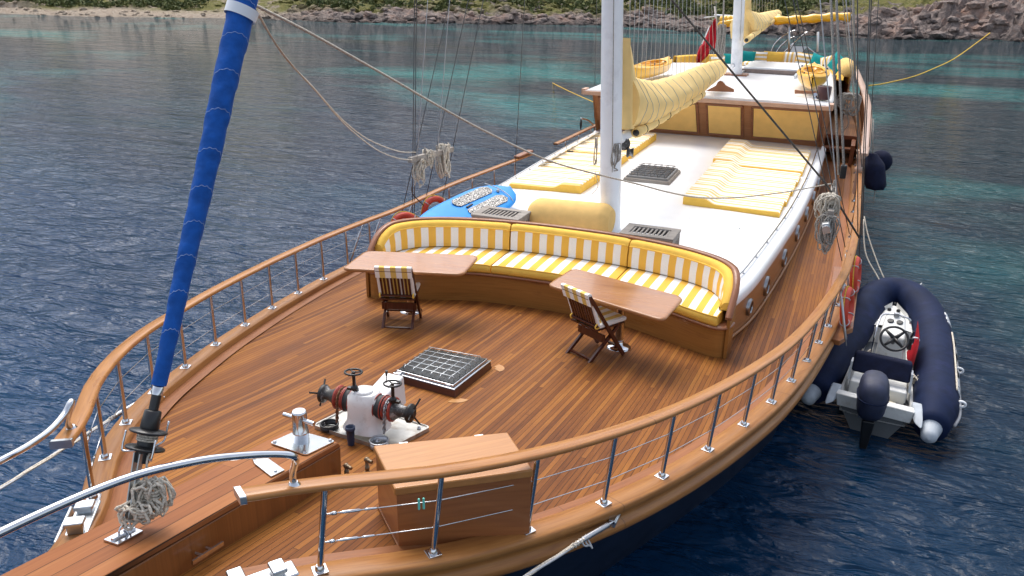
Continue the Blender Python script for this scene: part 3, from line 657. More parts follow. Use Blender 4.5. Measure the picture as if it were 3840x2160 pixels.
# check side: nn must point inward (towards the bow / centre)
t_ = cpath(0)[30]; SG = 1 if t_[1].y < 0 else -1
def arc(off, z, n=60, a=0, b=1): 
    P = cpath(off*SG, n); i0, i1 = int(a*(n-1)), int(b*(n-1)); return [Vector((p.x, p.y, z)) for p, _ in P[i0:i1+1]]
def sweepC(prof, n=60, a=0, b=1):
    rows = [arc(o, z, n, a, b) for o, z in prof]; return [[rows[k][i] for k in range(len(prof))] for i in range(len(rows[0]))]
def endz(secs, f): return secs
# backrest board: swept, with its top falling to the seat at both ends
def backz(i, n): 
    e = min(i, n-1-i)/(n-1)*6.6; return 1.62+.46*min(1, math.sin(min(1, (e+.05)/.75)*math.pi/2)**.8)
n = 90; rows = {o: arc(o, 0, n) for o in (0, .035, -.015, .06)}
secs = []; top = []
for i in range(n):
    z = backz(i, n); a, b = rows[0][i], rows[.035][i]; secs.append([Vector((a.x, a.y, 1.1)), Vector((a.x, a.y, z)), Vector((b.x, b.y, z)), Vector((b.x, b.y, 1.1))])
    c, d = rows[-.015][i], rows[.06][i]; top.append([Vector((c.x, c.y, z-.01)), Vector((c.x, c.y, z+.02)), Vector((d.x, d.y, z+.02)), Vector((d.x, d.y, z-.01))])
obj('sofa_back_board', MB().loft(secs, caps=True, smooth=True), benchw, gulet)
obj('sofa_back_cap', MB().loft(top, caps=True), trimw, gulet)
# front face of the base: nearly straight, rounded ends
def front(z, o=0):
    ctrl = [(-2.34,6.62),(-2.3,6.46),(-2.16,6.4),(-1.9,6.5),(-1.45,6.72),(-.9,6.93),(0,7.0),(.9,6.93),(1.45,6.72),(1.9,6.5),(2.16,6.4),(2.3,6.46),(2.34,6.62)]
    P = cr([(x, y-o*(1 if abs(x) < 2.2 else .6), z) for x, y in ctrl], 6); return [Vector((p.x*(1+o*.3), p.y, z)) for p in P]
f0, f1 = front(1.15), front(1.575); obj('sofa_base_front', MB().loft([[a, b] for a, b in zip(f0, f1)], closed=False), benchw, gulet)
l0 = [front(1.57, .0), front(1.57, .03), front(1.585, .04), front(1.6, .03), front(1.6, -.1)]
obj('sofa_base_lip', MB().loft([[r[i] for r in l0] for i in range(len(l0[0]))], closed=False), trimw, gulet)
fp = [Vector((p.x, p.y, 1.595)) for p in front(0)]; bp_ = [Vector((p.x, p.y, 1.595)) for p in resample(arc(.03, 0), len(fp))][::-1]
obj('sofa_base_top', MB().loft([[a, b] for a, b in zip(fp, bp_)], closed=False), benchw, gulet)

# ================================================================ THINGS ON THE FOREDECK
# ---- sofa cushions
def seat_cush(a, b, label):
    n = 90; i0, i1 = int(a*(n-1)), int(b*(n-1)); back = arc(.12, 0, n); F = resample([Vector((p.x*.985, p.y-.01, 0)) for p in front(0)], n)[::-1]
    if (F[0]-back[0]).length > (F[-1]-back[0]).length: F = F[::-1]
    # map by x so that seams run fore and aft
    pts = []
    for i in range(i0, i1+1):
        p = back[i]; fx = max(-2.2, min(2.2, p.x*.985)); f = Vector((fx, min(p.y-.01, interp([(0,7.0),(.9,6.93),(1.45,6.72),(1.9,6.5),(2.16,6.4),(2.3,6.42)], abs(fx))), 0))
        pts.append((p, f))
    pts[0] = tuple(u.lerp(v, .13) for u, v in zip(pts[0], pts[1])); pts[-1] = tuple(u.lerp(v, .13) for u, v in zip(pts[-1], pts[-2]))
    secs = []; us = []; L = 0; top = []; ut = []
    for k, (p, f) in enumerate(pts):
        if k: L += (p-pts[k-1][0]).length*.5+(f-pts[k-1][1]).length*.5
        g = .006 if k in (0, len(pts)-1) else 0
        z0, z1 = 1.602, 1.715-g*2
        def q(t, z): v = p.lerp(f, t); return Vector((v.x, v.y, z))
        secs.append([q(0, z0), q(1.0, z0), q(1.03, z0+.03), q(1.03, z1-.03), q(1.0, z1)]); us.append(L)
        top.append([q(1.0, z1), q(.985, z1+.008), q(.7, z1+.014), q(.3, z1+.014), q(0, z1+.004)]); ut.append(L)
    mb = MB(); mb.m = 0; mb.loft(top, closed=False, us=ut); mb.m = 1; mb.loft(secs, closed=False, us=us)
    for e in (0, -1): mb.add([secs[e][0], secs[e][1], secs[e][2], secs[e][3], secs[e][4], top[e][2], top[e][4]], [(0, 1, 2, 3, 4, 5, 6)])
    rt = thing('seat_cushion', label, 'cushion', (secs[len(secs)//2][0].x, 7, 1.6), 'striped seat cushions of the curved sofa')
    mb.f = mb.f; o = obj('cushion_body', mb, [strip_s, yel2], rt)
    o2 = obj('piping', MB().tube([t[0]+Vector((0,-.002,0)) for t in top], .008, 6), yel2, rt)
    return rt
def back_cush(a, b, label):
    n = 90; i0, i1 = int(a*(n-1)), int(b*(n-1)); R0 = {o: arc(o, 0, n) for o in (.04, .07, .12, .14, .17, .15)}
    face = []; us = []; L = 0; rim = []; 
    for i in range(i0, i1+1):
        if i > i0: L += (R0[.14][i]-R0[.14][i-1]).length
        zt = backz(i, n)+.0; 
        if zt < 1.8: pass
        def q(o, z):
            v = R0[o][i]
            if i == i0: v = v.lerp(R0[o][i+1], .13)
            if i == i1: v = v.lerp(R0[o][i-1], .13)
            return Vector((v.x, v.y, z))
        g = .01 if i in (i0, i1) else 0; zt -= g
        zb = min(1.735, zt-.02); face.append([q(.17, zb), q(.17, zb+(zt-zb)*.4), q(.15, max(zb, zt-.07))]); us.append(L)
        rim.append([q(.15, max(zb, zt-.07)), q(.14, zt-.035), q(.12, zt-.012), q(.07, zt), q(.04, zt-.02), q(.04, zb), q(.17, zb)])
    mb = MB(); mb.m = 0; mb.loft(face, closed=False, us=us); mb.m = 1; mb.loft(rim, closed=False)
    for e in (0, -1): mb.add(rim[e], [tuple(range(7))])
    rt = thing('back_cushion', label, 'cushion', (rim[len(rim)//2][0].x, 7.6, 1.75), 'striped back cushions of the curved sofa')
    obj('cushion_body', mb, [strip_s, yel2], rt); obj('piping', MB().tube([r[0]+Vector((0,-.004,0)) for r in rim], .009, 6), yel2, rt)
# arc runs from one end to the other; find direction
A0 = arc(0, 0, 90)[0].x
lab = ['left', 'middle', 'right'] if A0 < 0 else ['right', 'middle', 'left']
desc = {'left': 'behind the table nearest the open water', 'middle': 'in the middle of the curved sofa between the two tables', 'right': 'at the sofa end nearest the inflatable dinghy'}
for (a, b), k in zip(((.025,.362),(.366,.634),(.638,.975)), lab):
    seat_cush(a, b, 'striped seat cushion '+desc[k]); back_cush(a, b, 'striped backrest cushion '+desc[k])
# ---- tables
def table(cs, ped, label):
    zt = 1.98; t = thing('deck_table', label, 'table', (ped[0], ped[1], 1.27), 'varnished tables in front of the curved sofa')
    # rounded corners
    P = [Vector((x, y, 0)) for x, y in cs]; out = []; n = len(P)
    for i, p in enumerate(P):
        a, b = P[i-1], P[(i+1) % n]; r = .11; d1 = (a-p).normalized(); d2 = (b-p).normalized()
        for k in range(7):
            u = k/6; q = (p+d1*r)*(1-u)**2+p*2*u*(1-u)+(p+d2*r)*u*u; out.append((q.x, q.y))
    ar = sum(out[i-1][0]*out[i][1]-out[i][0]*out[i-1][1] for i in range(len(out)))
    if ar < 0: out = out[::-1]
    c = sum((Vector((x, y, 0)) for x, y in out), Vector())/len(out)
    secs = [[Vector((c.x+(x-c.x)*k, c.y+(y-c.y)*k, zt+z)) for x, y in out] for k, z in ((.9,-.045),(.975,-.04),(1,-.03),(1,-.012),(.985,-.001),(.95,0))]
    mb = MB().loft(secs, closed=True, caps=True); mb2 = MB()
    top = obj('table_top', mb, tablew, t)
    q = Vector((ped[0], ped[1], 0)); z0 = dz(*ped)
    obj('pedestal', MB().lathe([(.05,z0+.03),(.05,zt-.05),(.06,zt-.045)], q, (0,0,1), 20), chrome, t)
    obj('base_disc', MB().lathe([(.14,z0),(.14,z0+.012),(.12,z0+.025),(.06,z0+.04),(.055,z0+.1)], q, (0,0,1), 28), chrome, t)
CL = [(-2.065,6.092,1.980), (-1.993,5.501,1.980), (-1.321,5.519,1.980), (-0.715,5.930,1.980), (-0.801,6.536,1.980)]
CL = [(-2.126,6.117,1.980), (-2.021,5.427,1.980), (-0.637,5.831,1.980), (-0.755,6.540,1.980)]
CR_ = [(0.437,6.580,1.980), (0.353,5.921,1.980), (1.791,5.429,1.980), (1.850,6.168,1.980)]
table([(x, y) for x, y, z in CL], (-1.5, 6.12), 'varnished wooden table at the end of the sofa nearest the open water')
table([(x, y) for x, y, z in CR_], (1.17, 6.12), 'varnished wooden table at the end of the sofa nearest the inflatable dinghy')
# ---- folding chairs
def chair(label):
    t = thing('folding_chair', label, 'chair', (0,0,0), 'dark slatted folding chairs')
    rk = math.tan(R(19))
    def bk(z): return -.14-(z-.44)*rk           # backrest plane
    for sx in (-1, 1):
        x = sx*.2
        obj('front_leg', MB().beam((x, -.16-0.0, .92) if False else (x, bk(.92), .92), (x*.98, .26, .0), .028, .045, (0,1,0)), chairw, t, bevel=.004)
        x = sx*.168
        obj('rear_leg', MB().beam((x, .22, .45), (x, -.26, .0), .028, .042, (0,1,0)), chairw, t, bevel=.004)
    obj('back_rail', MB().beam((-.2, bk(.9), .9), (.2, bk(.9), .9), .055, .026), chairw, t, bevel=.004); obj('back_rail', MB().beam((-.2, bk(.5), .5), (.2, bk(.5), .5), .05, .024), chairw, t, bevel=.004)
    mb = MB()
    for i in range(9): x = -.16+.04*i; mb.beam((x, bk(.5), .5), (x, bk(.9), .9), .022, .012, (0,1,0))
    obj('back_slats', mb, chairw, t)
    mb = MB()
    for i in range(7): y = -.15+.062*i; mb.box((0, y, .445), (.4, .05, .016))
    obj('seat_slats', mb, chairw, t)
    obj('leg_rail', MB().beam((-.17, -.2, .055), (.17, -.2, .055), .03, .02), chairw, t)
    obj('leg_rail', MB().beam((-.19, .2, .12), (.19, .2, .12), .03, .02), chairw, t)
    obj('seat_rail', MB().beam((-.2, -.05, .3), (.2, -.05, .3), .1, .02, (0,1,0)), chairw, t)
    return t
def chair_cushion(label):
    t = thing('chair_cushion', label, 'cushion', (0,0,0), 'striped pads tied onto the folding chairs'); rk = math.tan(R(19))
    def bk(z): return -.14-(z-.44)*rk
    mb = MB(); mb.m = 0; mb.box((0, .07, .485), (.4, .42, .055)); obj('seat_pad', mb, strip_c, t, bevel=.02, seg=3)
    secs = []
    mb = MB()
    prof_ = [(.034, .50), (.034, .9), (.03, .955), (-.0, .965), (-.028, .955), (-.03, .79), (-.022, .79), (-.015, .93), (.008, .93), (.008, .5)]
    for x in (-.205, -.19, 0, .19, .205): secs.append([Vector((x, bk(z)+o, z)) for o, z in prof_])
    obj('back_pad', mb.loft(secs, closed=True, caps=True, smooth=False), strip_c, t, bevel=.008)
    mb = MB()
    for sx in (-1, 1): mb.torus((sx*.19, bk(.5), .5), .03, .009, (1,0,0), 12, 6)
    obj('tie_strap', mb, yel2, t); return t
c1 = chair('slatted dark folding chair turned towards the table nearest the open water'); k1 = chair_cushion('striped seat and back pad on the chair nearest the open water')
for o in (c1, k1): o.location = (-1.38, 5.65, dz(-1.4, 5.9)); o.rotation_euler = (0, 0, R(19))
c2 = dup(c1, (.98, 5.78, dz(.9, 5.85)), R(-29), 'slatted dark folding chair at the table nearest the inflatable dinghy')
k2 = dup(k1, (.98, 5.78, dz(.9, 5.85)), R(-29), 'striped seat and back pad on the chair nearest the inflatable dinghy')
for o in (c1, k1, c2, k2): o.scale = (1.02, 1, .88)
# ---- deck hatch
def on_deck(pts, h): return [D(x, y, h) for x, y in pts]
t = thing('deck_hatch', 'square dark glass deck hatch under a steel wire guard on a wooden frame', 'hatch', (0, 4.05, 1.5))
hc = [p[:2] for p in ((-0.475,3.986,1.640), (0.187,3.898,1.640), (0.155,4.762,1.570), (-0.524,4.747,1.570))]
def inset(c, k): m = (sum(p[0] for p in c)/4, sum(p[1] for p in c)/4); return [(m[0]+(p[0]-m[0])*k, m[1]+(p[1]-m[1])*k) for p in c]
obj('coaming', MB().hexa(on_deck(inset(hc, 1.1), -.02), on_deck(inset(hc, 1.06), .075)), mk('hatch_coaming_wood', (.07,.02,.01), .4, var=.2, scale=6), t, bevel=.012)
obj('frame', MB().hexa(on_deck(inset(hc, 1.08), .077), on_deck(inset(hc, 1.06), .086)), chrome, t, bevel=.004)
obj('lid_frame', MB().hexa(on_deck(inset(hc, 1.0), .088), on_deck(inset(hc, .99), .11)), chrome, t, bevel=.006)
obj('glass', MB().hexa(on_deck(inset(hc, .94), .1), on_deck(inset(hc, .94), .115)), glassd, t)
mb = MB()
def hp(u, v, h): a = [D(x, y, h) for x, y in inset(hc, .88)]; return a[0].lerp(a[1], u).lerp(a[3].lerp(a[2], u), v)
for i in range(6):
    u = .06+.88*i/5
    mb.tube([hp(u,0,.11), hp(u,.0,.14), hp(u,.02,.15), hp(u,.98,.15), hp(u,1,.14), hp(u,1,.11)], .003, 6); mb.tube([hp(0,u,.11), hp(0,u,.145), hp(.02,u,.156), hp(.98,u,.156), hp(1,u,.145), hp(1,u,.11)], .003, 6)
obj('wire_guard', mb, satin, t)
for x in (hc[0][0]+.06, hc[1][0]-.06):
    mb = MB(); p = D(x, hc[0][1]-.04, .075); mb.box(p+Vector((0,-.02,.02)), (.05,.05,.03)); mb.cyl(p+Vector((-.03,-.05,-.01)), p+Vector((.03,-.05,-.01)), .008); mb.ball(p+Vector((.02,-.05,-.04)), .014, 8, 6); obj('hinge', mb, chrome, t)
for (x, y, a) in ((.02, 3.55, 0), (.47, 4.4, 0)):
    pass
# inlaid quarter-round corner pads set in the deck round the hatch
def inlay(c, r0, r1, a0, a1, name='inlay'):
    P = [(c[0]+r1*math.cos(R(a0+(a1-a0)*k/10)), c[1]+r1*math.sin(R(a0+(a1-a0)*k/10))) for k in range(11)]+[(c[0]+r0*math.cos(R(a1+(a0-a1)*k/10)), c[1]+r0*math.sin(R(a1+(a0-a1)*k/10))) for k in range(11)]
    mb = MB(); mb.add([D(x, y, .0035) for x, y in P], [(k, k+1, 20-k, 21-k) for k in range(10)]); obj('deck_inlay', mb, wood('inlay_teak%d' % int(a0), (.36,.17,.06), (.46,.23,.08), coord='x', coat=.1), gulet)
inlay((hc[1][0]+.03, hc[1][1]-.03), .05, .13, -95, 5); inlay((hc[2][0]+.03, hc[2][1]+.03), .04, .13, -30, 80); inlay((hc[0][0]-.03, hc[0][1]-.03), .04, .12, 170, 260)
# ---- mooring bollard on the centre box
t = thing('mooring_bollard', 'polished steel mooring post with cross bar on a square plate', 'bollard', (.05, 1.84, boxtop(1.84)))
bs = -.177; bm_ = Matrix.Rotation(math.atan(bs), 3, 'X')
zb = boxtop(1.84)
def bz(x, y, h): return Vector((x, y, boxtop(y)+h))
pl = [(-.155,1.72),(.175,1.68),(.2,1.99),(-.135,2.01)]
secs = []
P = [];
for i, p in enumerate(pl):
    a, p0, b = Vector(pl[i-1]), Vector(p), Vector(pl[(i+1) % 4])
    for k in range(5): u = k/4; r = .03; q = (p0+(a-p0).normalized()*r)*(1-u)**2+p0*2*u*(1-u)+(p0+(b-p0).normalized()*r)*u*u; P.append(q)
obj('base_plate', MB().loft([[bz(q.x, q.y, .007) for q in P], [bz(q.x, q.y, .014) for q in P]], closed=True, caps=True, smooth=False), mk('polished_plate', (.75,.78,.8), .22, 1, var=.05), t, bevel=.002)
c = Vector((.02, 1.845, zb))
obj('post', MB().lathe([(.055,.01),(.055,.09),(.057,.095),(.052,.1),(.052,.245),(.05,.255),(.044,.26)], c, (0,0,1), 28), chrome, t)
obj('cross_bar', MB().cyl(c+Vector((-.135,.005,.2)), c+Vector((.135,-.02,.2)), .0165), chrome, t)
for p in pl:
    q = Vector(p)+(Vector((.02,1.85))-Vector(p)).normalized()*.035
    obj('bolt', MB().lathe([(.013,.012),(.013,.024),(.009,.028)], bz(q.x, q.y, 0), (0,0,1), 6), chrome, t)
# small triangular steel plate beside it
mb = MB(); tp = [(-.1,1.47),(-.02,1.4),(.19,1.3),(.2,1.42),(.0,1.51)]; mb.loft([[bz(x, y, .005) for x, y in tp], [bz(x, y, .012) for x, y in tp]], closed=True, caps=True, smooth=False)
for x, y in ((-.07,1.46),(.17,1.37)): mb.lathe([(.011,.01),(.011,.02),(.007,.024)], bz(x, y, 0), (0,0,1), 6)
obj('box_plate', mb, satin, gulet, bevel=.002)
# ---- windlass
t = thing('anchor_windlass', 'white anchor windlass with chain drums, black hand wheels and warping heads', 'windlass', (.02, 2.8, 1.76))
def W(x, y, z): return Vector((x, y, z))
wp = [(-.47,2.62),(.3,2.52),(.37,3.1),(-.44,3.22)]
P = []
for i, p in enumerate(wp):
    a, p0, b = Vector(wp[i-1]), Vector(p), Vector(wp[(i+1) % 4])
    for k in range(5): u = k/4; r = .05; q = (p0+(a-p0).normalized()*r)*(1-u)**2+p0*2*u*(1-u)+(p0+(b-p0).normalized()*r)*u*u; P.append(q)
obj('base_plate', MB().loft([[D(q.x, q.y, .0) for q in P], [D(q.x, q.y, .035) for q in P], [D(.0+(q.x)*.97, 2.87+(q.y-2.87)*.97, .035) for q in P], [D(q.x*.96, 2.87+(q.y-2.87)*.96, .024) for q in P]], closed=True, caps=True, smooth=False), mk('windlass_plate', (.5,.49,.46), .4, .8, var=.2, scale=8, dirt=(.22,.15,.09), dscale=7), t)
wc = Vector((-.012, 2.73, 1.99)); zb = 1.79
wh = mk('windlass_white', (.72,.72,.71), .3, coat=.4, var=.04, scale=5, dirt=(.5,.46,.42), dscale=6)
secs = []
for z, rx, ry in ((1.785,.19,.16),(1.80,.185,.155),(1.84,.16,.13),(1.9,.15,.12),(2.0,.15,.13),(2.06,.14,.12),(2.1,.105,.095)):
    secs.append([Vector((wc.x+rx*math.copysign(abs(math.cos(a))**.75, math.cos(a)), wc.y+ry*math.copysign(abs(math.sin(a))**.75, math.sin(a)), z)) for a in [2*math.pi*k/32 for k in range(32)]])
mb = MB().loft(secs, caps=True); mb.lathe([(.078,0),(.078,.035),(.072,.043),(.03,.047)], wc+Vector((-.01,-.01,.085)), (0,0,1), 32)
obj('gear_housing', mb, wh, t)
mb = MB(); mb.hexa([W(-.05,2.8,1.85),W(.16,2.8,1.85),W(.16,3.08,1.85),W(-.05,3.08,1.85)], [W(-.03,2.76,2.07),W(.15,2.76,2.07),W(.155,3.06,2.12),W(-.03,3.06,2.12)]); obj('motor_cover', mb, wh, t, bevel=.02, seg=3)
for sx in (-1, 1):
    mt_r, mt_b = redp, mk('brake_band_rubber', (.02,.022,.024), .6) if sx < 0 else MT['brake_band_rubber']
    c = Vector((wc.x, wc.y, 1.99)); ax = Vector((sx, .0 if sx < 0 else -.0, 0))
    obj('brake_drum', MB().lathe([(.07,.1),(.1,.112),(.1,.12),(.095,.122),(.095,.165),(.1,.167),(.1,.178),(.075,.18)], c, ax, 32), mt_b, t)
    mb = MB(); mb.torus(c+ax*.116, .098, .006, ax, 32, 6); mb.torus(c+ax*.172, .098, .006, ax, 32, 6); obj('brake_rim', mb, redp, t)
    obj('chain_gypsy', MB().lathe([(.095,.185),(.098,.195),(.07,.205),(.062,.22),(.07,.235),(.1,.245),(.1,.258),(.085,.262)], c, ax, 32), redp, t)
    obj('warping_head', MB().lathe([(.084,.262),(.08,.275),(.062,.3),(.048,.33),(.045,.36),(.052,.378),(.07,.385)], c, ax, 28), wornm, t)
    mb = MB().lathe([(.07,.385),(.078,.395),(.075,.415),(.04,.422),(.03,.44)], c, ax, 28); obj('head_flange', mb, blackm, t)
    mb = MB()
    for k in range(3):
        a = R(35+120*k+(20 if sx > 0 else 0)); d = Vector((sx*.35, math.cos(a), math.sin(a))).normalized(); mb.cyl(c+ax*.41, c+ax*.41+d*.135, .0075)
    obj('spoke_bar', mb, blackm, t)
    # chain over the gypsy and down
    ch = MB(); mat_c = rust if sx < 0 else galv; pts = []
    for k in range(26):
        a = R(150-k*14) if k < 16 else None
        if a is not None: pts.append(c+ax*.218+Vector((0, -math.cos(a)*-.082, math.sin(a)*.082)))
    pts = [c+ax*.218+Vector((0, math.cos(R(q))*.084, math.sin(R(q))*.084)) for q in range(60, 200, 18)]
    e = pts[-1]; pts += [e+Vector((0, -.003*k, -.026*k)) for k in range(1, 7)]
    pts = resample(pts, 16)
    for k in range(len(pts)-1):
        m_, d = (pts[k]+pts[k+1])/2, (pts[k+1]-pts[k]).normalized(); n_ = ax if k % 2 else d.cross(ax); q = d.cross(n_).normalized()
        ring = [m_+d*math.cos(2*math.pi*j/12)*.02+(n_ if k % 2 == 0 else n_)*math.sin(2*math.pi*j/12)*.0115 for j in range(12)]
        ch.tube(ring, .0052, 6, closed=True)
    obj('chain', ch, mat_c, t)
    # hand wheel
    hw = Vector((-.06 if sx < 0 else .31, 2.7, 2.27 if sx < 0 else 2.23)); hw = Vector(((-0.076,2.674,2.280) if sx < 0 else (0.261,2.693,2.240)))
    mb = MB(); mb.torus(hw, .067, .0085, (0,.1,1), 28, 8)
    for k in range(3): a = R(30+120*k); mb.tube([hw, hw+Vector((math.cos(a)*.067, math.sin(a)*.067, 0))], .006, 6)
    mb.cyl(hw-Vector((0,0,.13)), hw+Vector((0,0,.005)), .014); mb.ball(hw-Vector((0,0,.14)), .03, 10, 8); mb.beam(hw-Vector((.06*sx*-1,0,.15)), hw-Vector((-.03*sx*-1,0,.15)), .03, .02)
    obj('hand_wheel', mb, black, t)
mb = MB(); a = W(.06,2.93,2.1); mb.cyl(a, a+Vector((.005,0,.06)), .005); mb.cyl(a+Vector((.005,0,.06)), a+Vector((.008,0,.105)), .009, .012); obj('lever', mb, blackm, t)
mb = MB(); c = D(.2, 2.56, .02); mb.lathe([(.075,0),(.075,.05),(.066,.05),(.06,.0)], c, (0,0,1), 24, caps=False); mb.torus(c+Vector((0,0,.05)), .072, .008, n=28); obj('chain_pipe', mb, alu, t)
mb = MB(); c = D(-.33, 2.66, .02); mb.lathe([(.075,0),(.075,.04),(.066,.04),(.06,.0)], c, (0,0,1), 24, caps=False); mb.torus(c+Vector((0,0,.04)), .072, .008, n=28); obj('chain_pipe', mb, black, t)
for x, y in ((-.12,2.6),(.17,2.58),(-.1,2.85),(-.4,2.68),(.3,3.02),(-.38,3.12)):
    obj('bolt', MB().lathe([(.018,0),(.018,.006),(.011,.007),(.011,.025),(.008,.028)], D(x, y, .028 if abs(x) > .2 else .045), (0,0,1), 6), alu, t)
# blue pot beside the windlass
q = D(-.02, 2.5, .0); tag(obj('plastic_pot', MB().lathe([(.026,0),(.03,.06),(.034,.13),(.04,.135),(.04,.165),(.034,.165),(.03,.08)], q, (0,0,1), 8), mk('pot_blue', (.02,.035,.08), .5), None), 'small dark blue pot standing beside the white windlass', 'pot')
# brass water taps next to the box
tapm = mk('dull_brass', (.2,.15,.1), .45, .8, var=.4, scale=30)
for (x, y, h, lab_) in ((.27, 2.0, .1, 'low old brass deck tap nearest the centre box'), (.36, 2.13, .12, 'taller old brass deck tap nearest the wooden locker')):
    mb = MB(); q = D(x, y, 0); mb.lathe([(.03,0),(.028,.012),(.015,.014),(.015,.04),(.018,.042),(.018,.06),(.013,.062),(.013,h)], q, (0,0,1), 12); mb.cyl(q+Vector((0,0,h)), q+Vector((.055,-.02,h+.002)), .016, .013); mb.ball(q+Vector((0,0,h)), .021, 10, 8)
    tag(obj('deck_tap', mb, tapm), lab_, 'tap', 'old brass deck taps')
# ---- wooden locker
t = thing('deck_locker', 'varnished wooden storage box with an overhanging lid on the foredeck', 'storage box', (1.2, 1.65, 1.87))
t_lock = t
LT = [(0.685,1.719,2.340), (1.059,1.347,2.340), (1.749,1.870,2.340), (1.424,2.229,2.340)]
LT = [Vector(p) for p in LT]; cc = sum(LT, Vector())/4
def lk(k, z): return [Vector((cc.x+(p.x-cc.x)*k, cc.y+(p.y-cc.y)*k, z if z > 2 else dz(p.x, p.y)-.01)) for p in LT]
b = lk(.965, 1); b = [Vector((p.x+(0.0), p.y, p.z)) for p in b]
def faceuv(mb):
    return mb
mb = MB(); tt = lk(.97, 2.3)
for i in range(4):
    j = (i+1) % 4; L = (b[i]-b[j]).length; mb.add([b[i], b[j], tt[j], tt[i]], [(0,1,2,3)], [(0,0),(L,0),(L,.45),(0,.45)])
obj('box_body', mb, wood('locker_side_wood', (.22,.075,.026), (.34,.13,.045), rough=.35, coat=.4, gs=(1.5,30)), t)
mb = MB(); A_, B_ = lk(1.0, 2.285), lk(.995, 2.34); ex = (LT[2]-LT[1]).normalized(); ey = (LT[0]-LT[1]).normalized()
mb.hexa(A_, B_); mb.uv = [((Vector(v)-LT[1]).dot(ex), (Vector(v)-LT[1]).dot(ey)) for v in mb.v]
obj('lid', mb, lockw, t, bevel=.012, seg=3)
# deck screws on inner cap face
mb = MB()
for s in (2.35, 2.5): p = capline(-1, s); n = outn(-1, s); mb.ball(p-n*.085+Vector((0,0,-.04)), .009, 8, 6)
obj('screw_cap', mb, chrome, gulet)
# clothes pegs on the wire
for k, dx in enumerate((0, .022)):
    p = railp(1, 1.25+dx, .365); tag(obj('clothes_peg', MB().box(p+Vector((0,0,-.005)), (.012,.012,.075)), mint, bevel=.003), ['mint clothes peg on the wire, the one further from the stanchion','mint clothes peg on the wire, the one touching the stanchion'][k], 'clothes peg', 'pair of mint clothes pegs on the wire')
# ---- roof furniture
def vent(x, y, label, w=.7, d=.5, rz=0):
    t = thing('vent_box', label, 'vent box', (x, y, 1.74), 'grey slatted wooden vent boxes on the cabin roof'); t.rotation_euler = (0,0,rz)
    def T(mb): return mb
    h0, h1 = -.03, .31; q = Vector((x, y, 1.74)); m = Matrix.Translation(q)
    mb = MB()
    for sx in (-1, 1):
        for sy in (-1, 1): mb.box(q+Vector((sx*(w/2-.03), sy*(d/2-.03), .13)), (.06,.06,.3))
    for sy in (-1, 1): mb.box(q+Vector((0, sy*(d/2-.025), .25)), (w-.12,.045,.07)); mb.box(q+Vector((0, sy*(d/2-.025), .02)), (w-.12,.045,.08))
    for sx in (-1, 1): mb.box(q+Vector((sx*(w/2-.025), 0, .25)), (.045,d-.12,.07)); mb.box(q+Vector((sx*(w/2-.025), 0, .02)), (.045,d-.12,.08))
    obj('box_frame', mb, greyw, t, bevel=.005)
    mb = MB(); z = .3
    for sy in (-1, 1): mb.box(q+Vector((0, sy*(d/2-.045), z)), (w+.02,.11,.035))
    for sx in (-1, 1): mb.box(q+Vector((sx*(w/2-.045), 0, z)), (.11,d-.2,.035))
    obj('top_frame', mb, greyw, t, bevel=.006)
    mb = MB()
    for i in range(9): mb.box(q+Vector((-w/2+.12+(w-.24)*i/8, 0, z-.004)), (.024,d-.2,.02))
    obj('top_slats', mb, greyw, t)
    mb = MB()
    for sx in (-1, 1):
        for i in range(6): mb.box(q+Vector((sx*(w/2-.02), -d/2+.1+(d-.2)*i/5, .13)), (.02,.03,.17))
    for sy in (-1, 1):
        for i in range(9): mb.box(q+Vector((-w/2+.1+(w-.2)*i/8, sy*(d/2-.02), .13)), (.03,.02,.17))
    obj('side_slats', mb, greyw, t)
    obj('inside_shade', MB().box(q+Vector((0,0,.07)), (w-.12,d-.12,.15)), black, t); return t  # black block stands in for the shade between the slats
vent(-1.17, 8.2, 'grey slatted wooden vent box beside the blue paddle board'); vent(.98, 8.2, 'grey slatted wooden vent box standing on the white roof right of the yellow roll')
# yellow covered roll
t = thing('covered_life_raft', 'round yellow canvas roll behind the curved sofa in front of the mast', 'covered raft', (-.25, 8.75, 1.74))
secs = []
for i in range(15):
    u = i/14; x = -.92+1.18*u; e = min(u, 1-u)*14; r = .245*(1-.32*max(0, 1-e/.75)**2); row = []
    for k in range(28):
        a = 2*math.pi*k/28; wv = 1+.02*math.sin(a*9+u*4)*(1 if e < 2 else .2)
        row.append(Vector((x+.03, 8.66+math.cos(a)*r*1.15*wv+.12*u, 1.955+math.sin(a)*r*wv)))
    secs.append(row)
obj('canvas_cover', MB().loft(secs, caps=True), yel, t, sub=1)
for k in range(8):
    a = math.pi*k/8+.2; c_ = Vector((-.36, 8.40+.06, 2.02)); q_ = Vector((math.cos(a), .25*math.sin(a), .9*math.sin(a))); obj('stitched_gather', MB().tube([c_-q_*.055, c_+Vector((0,-.012,0)), c_+q_*.055], .006, 5), yel, t)
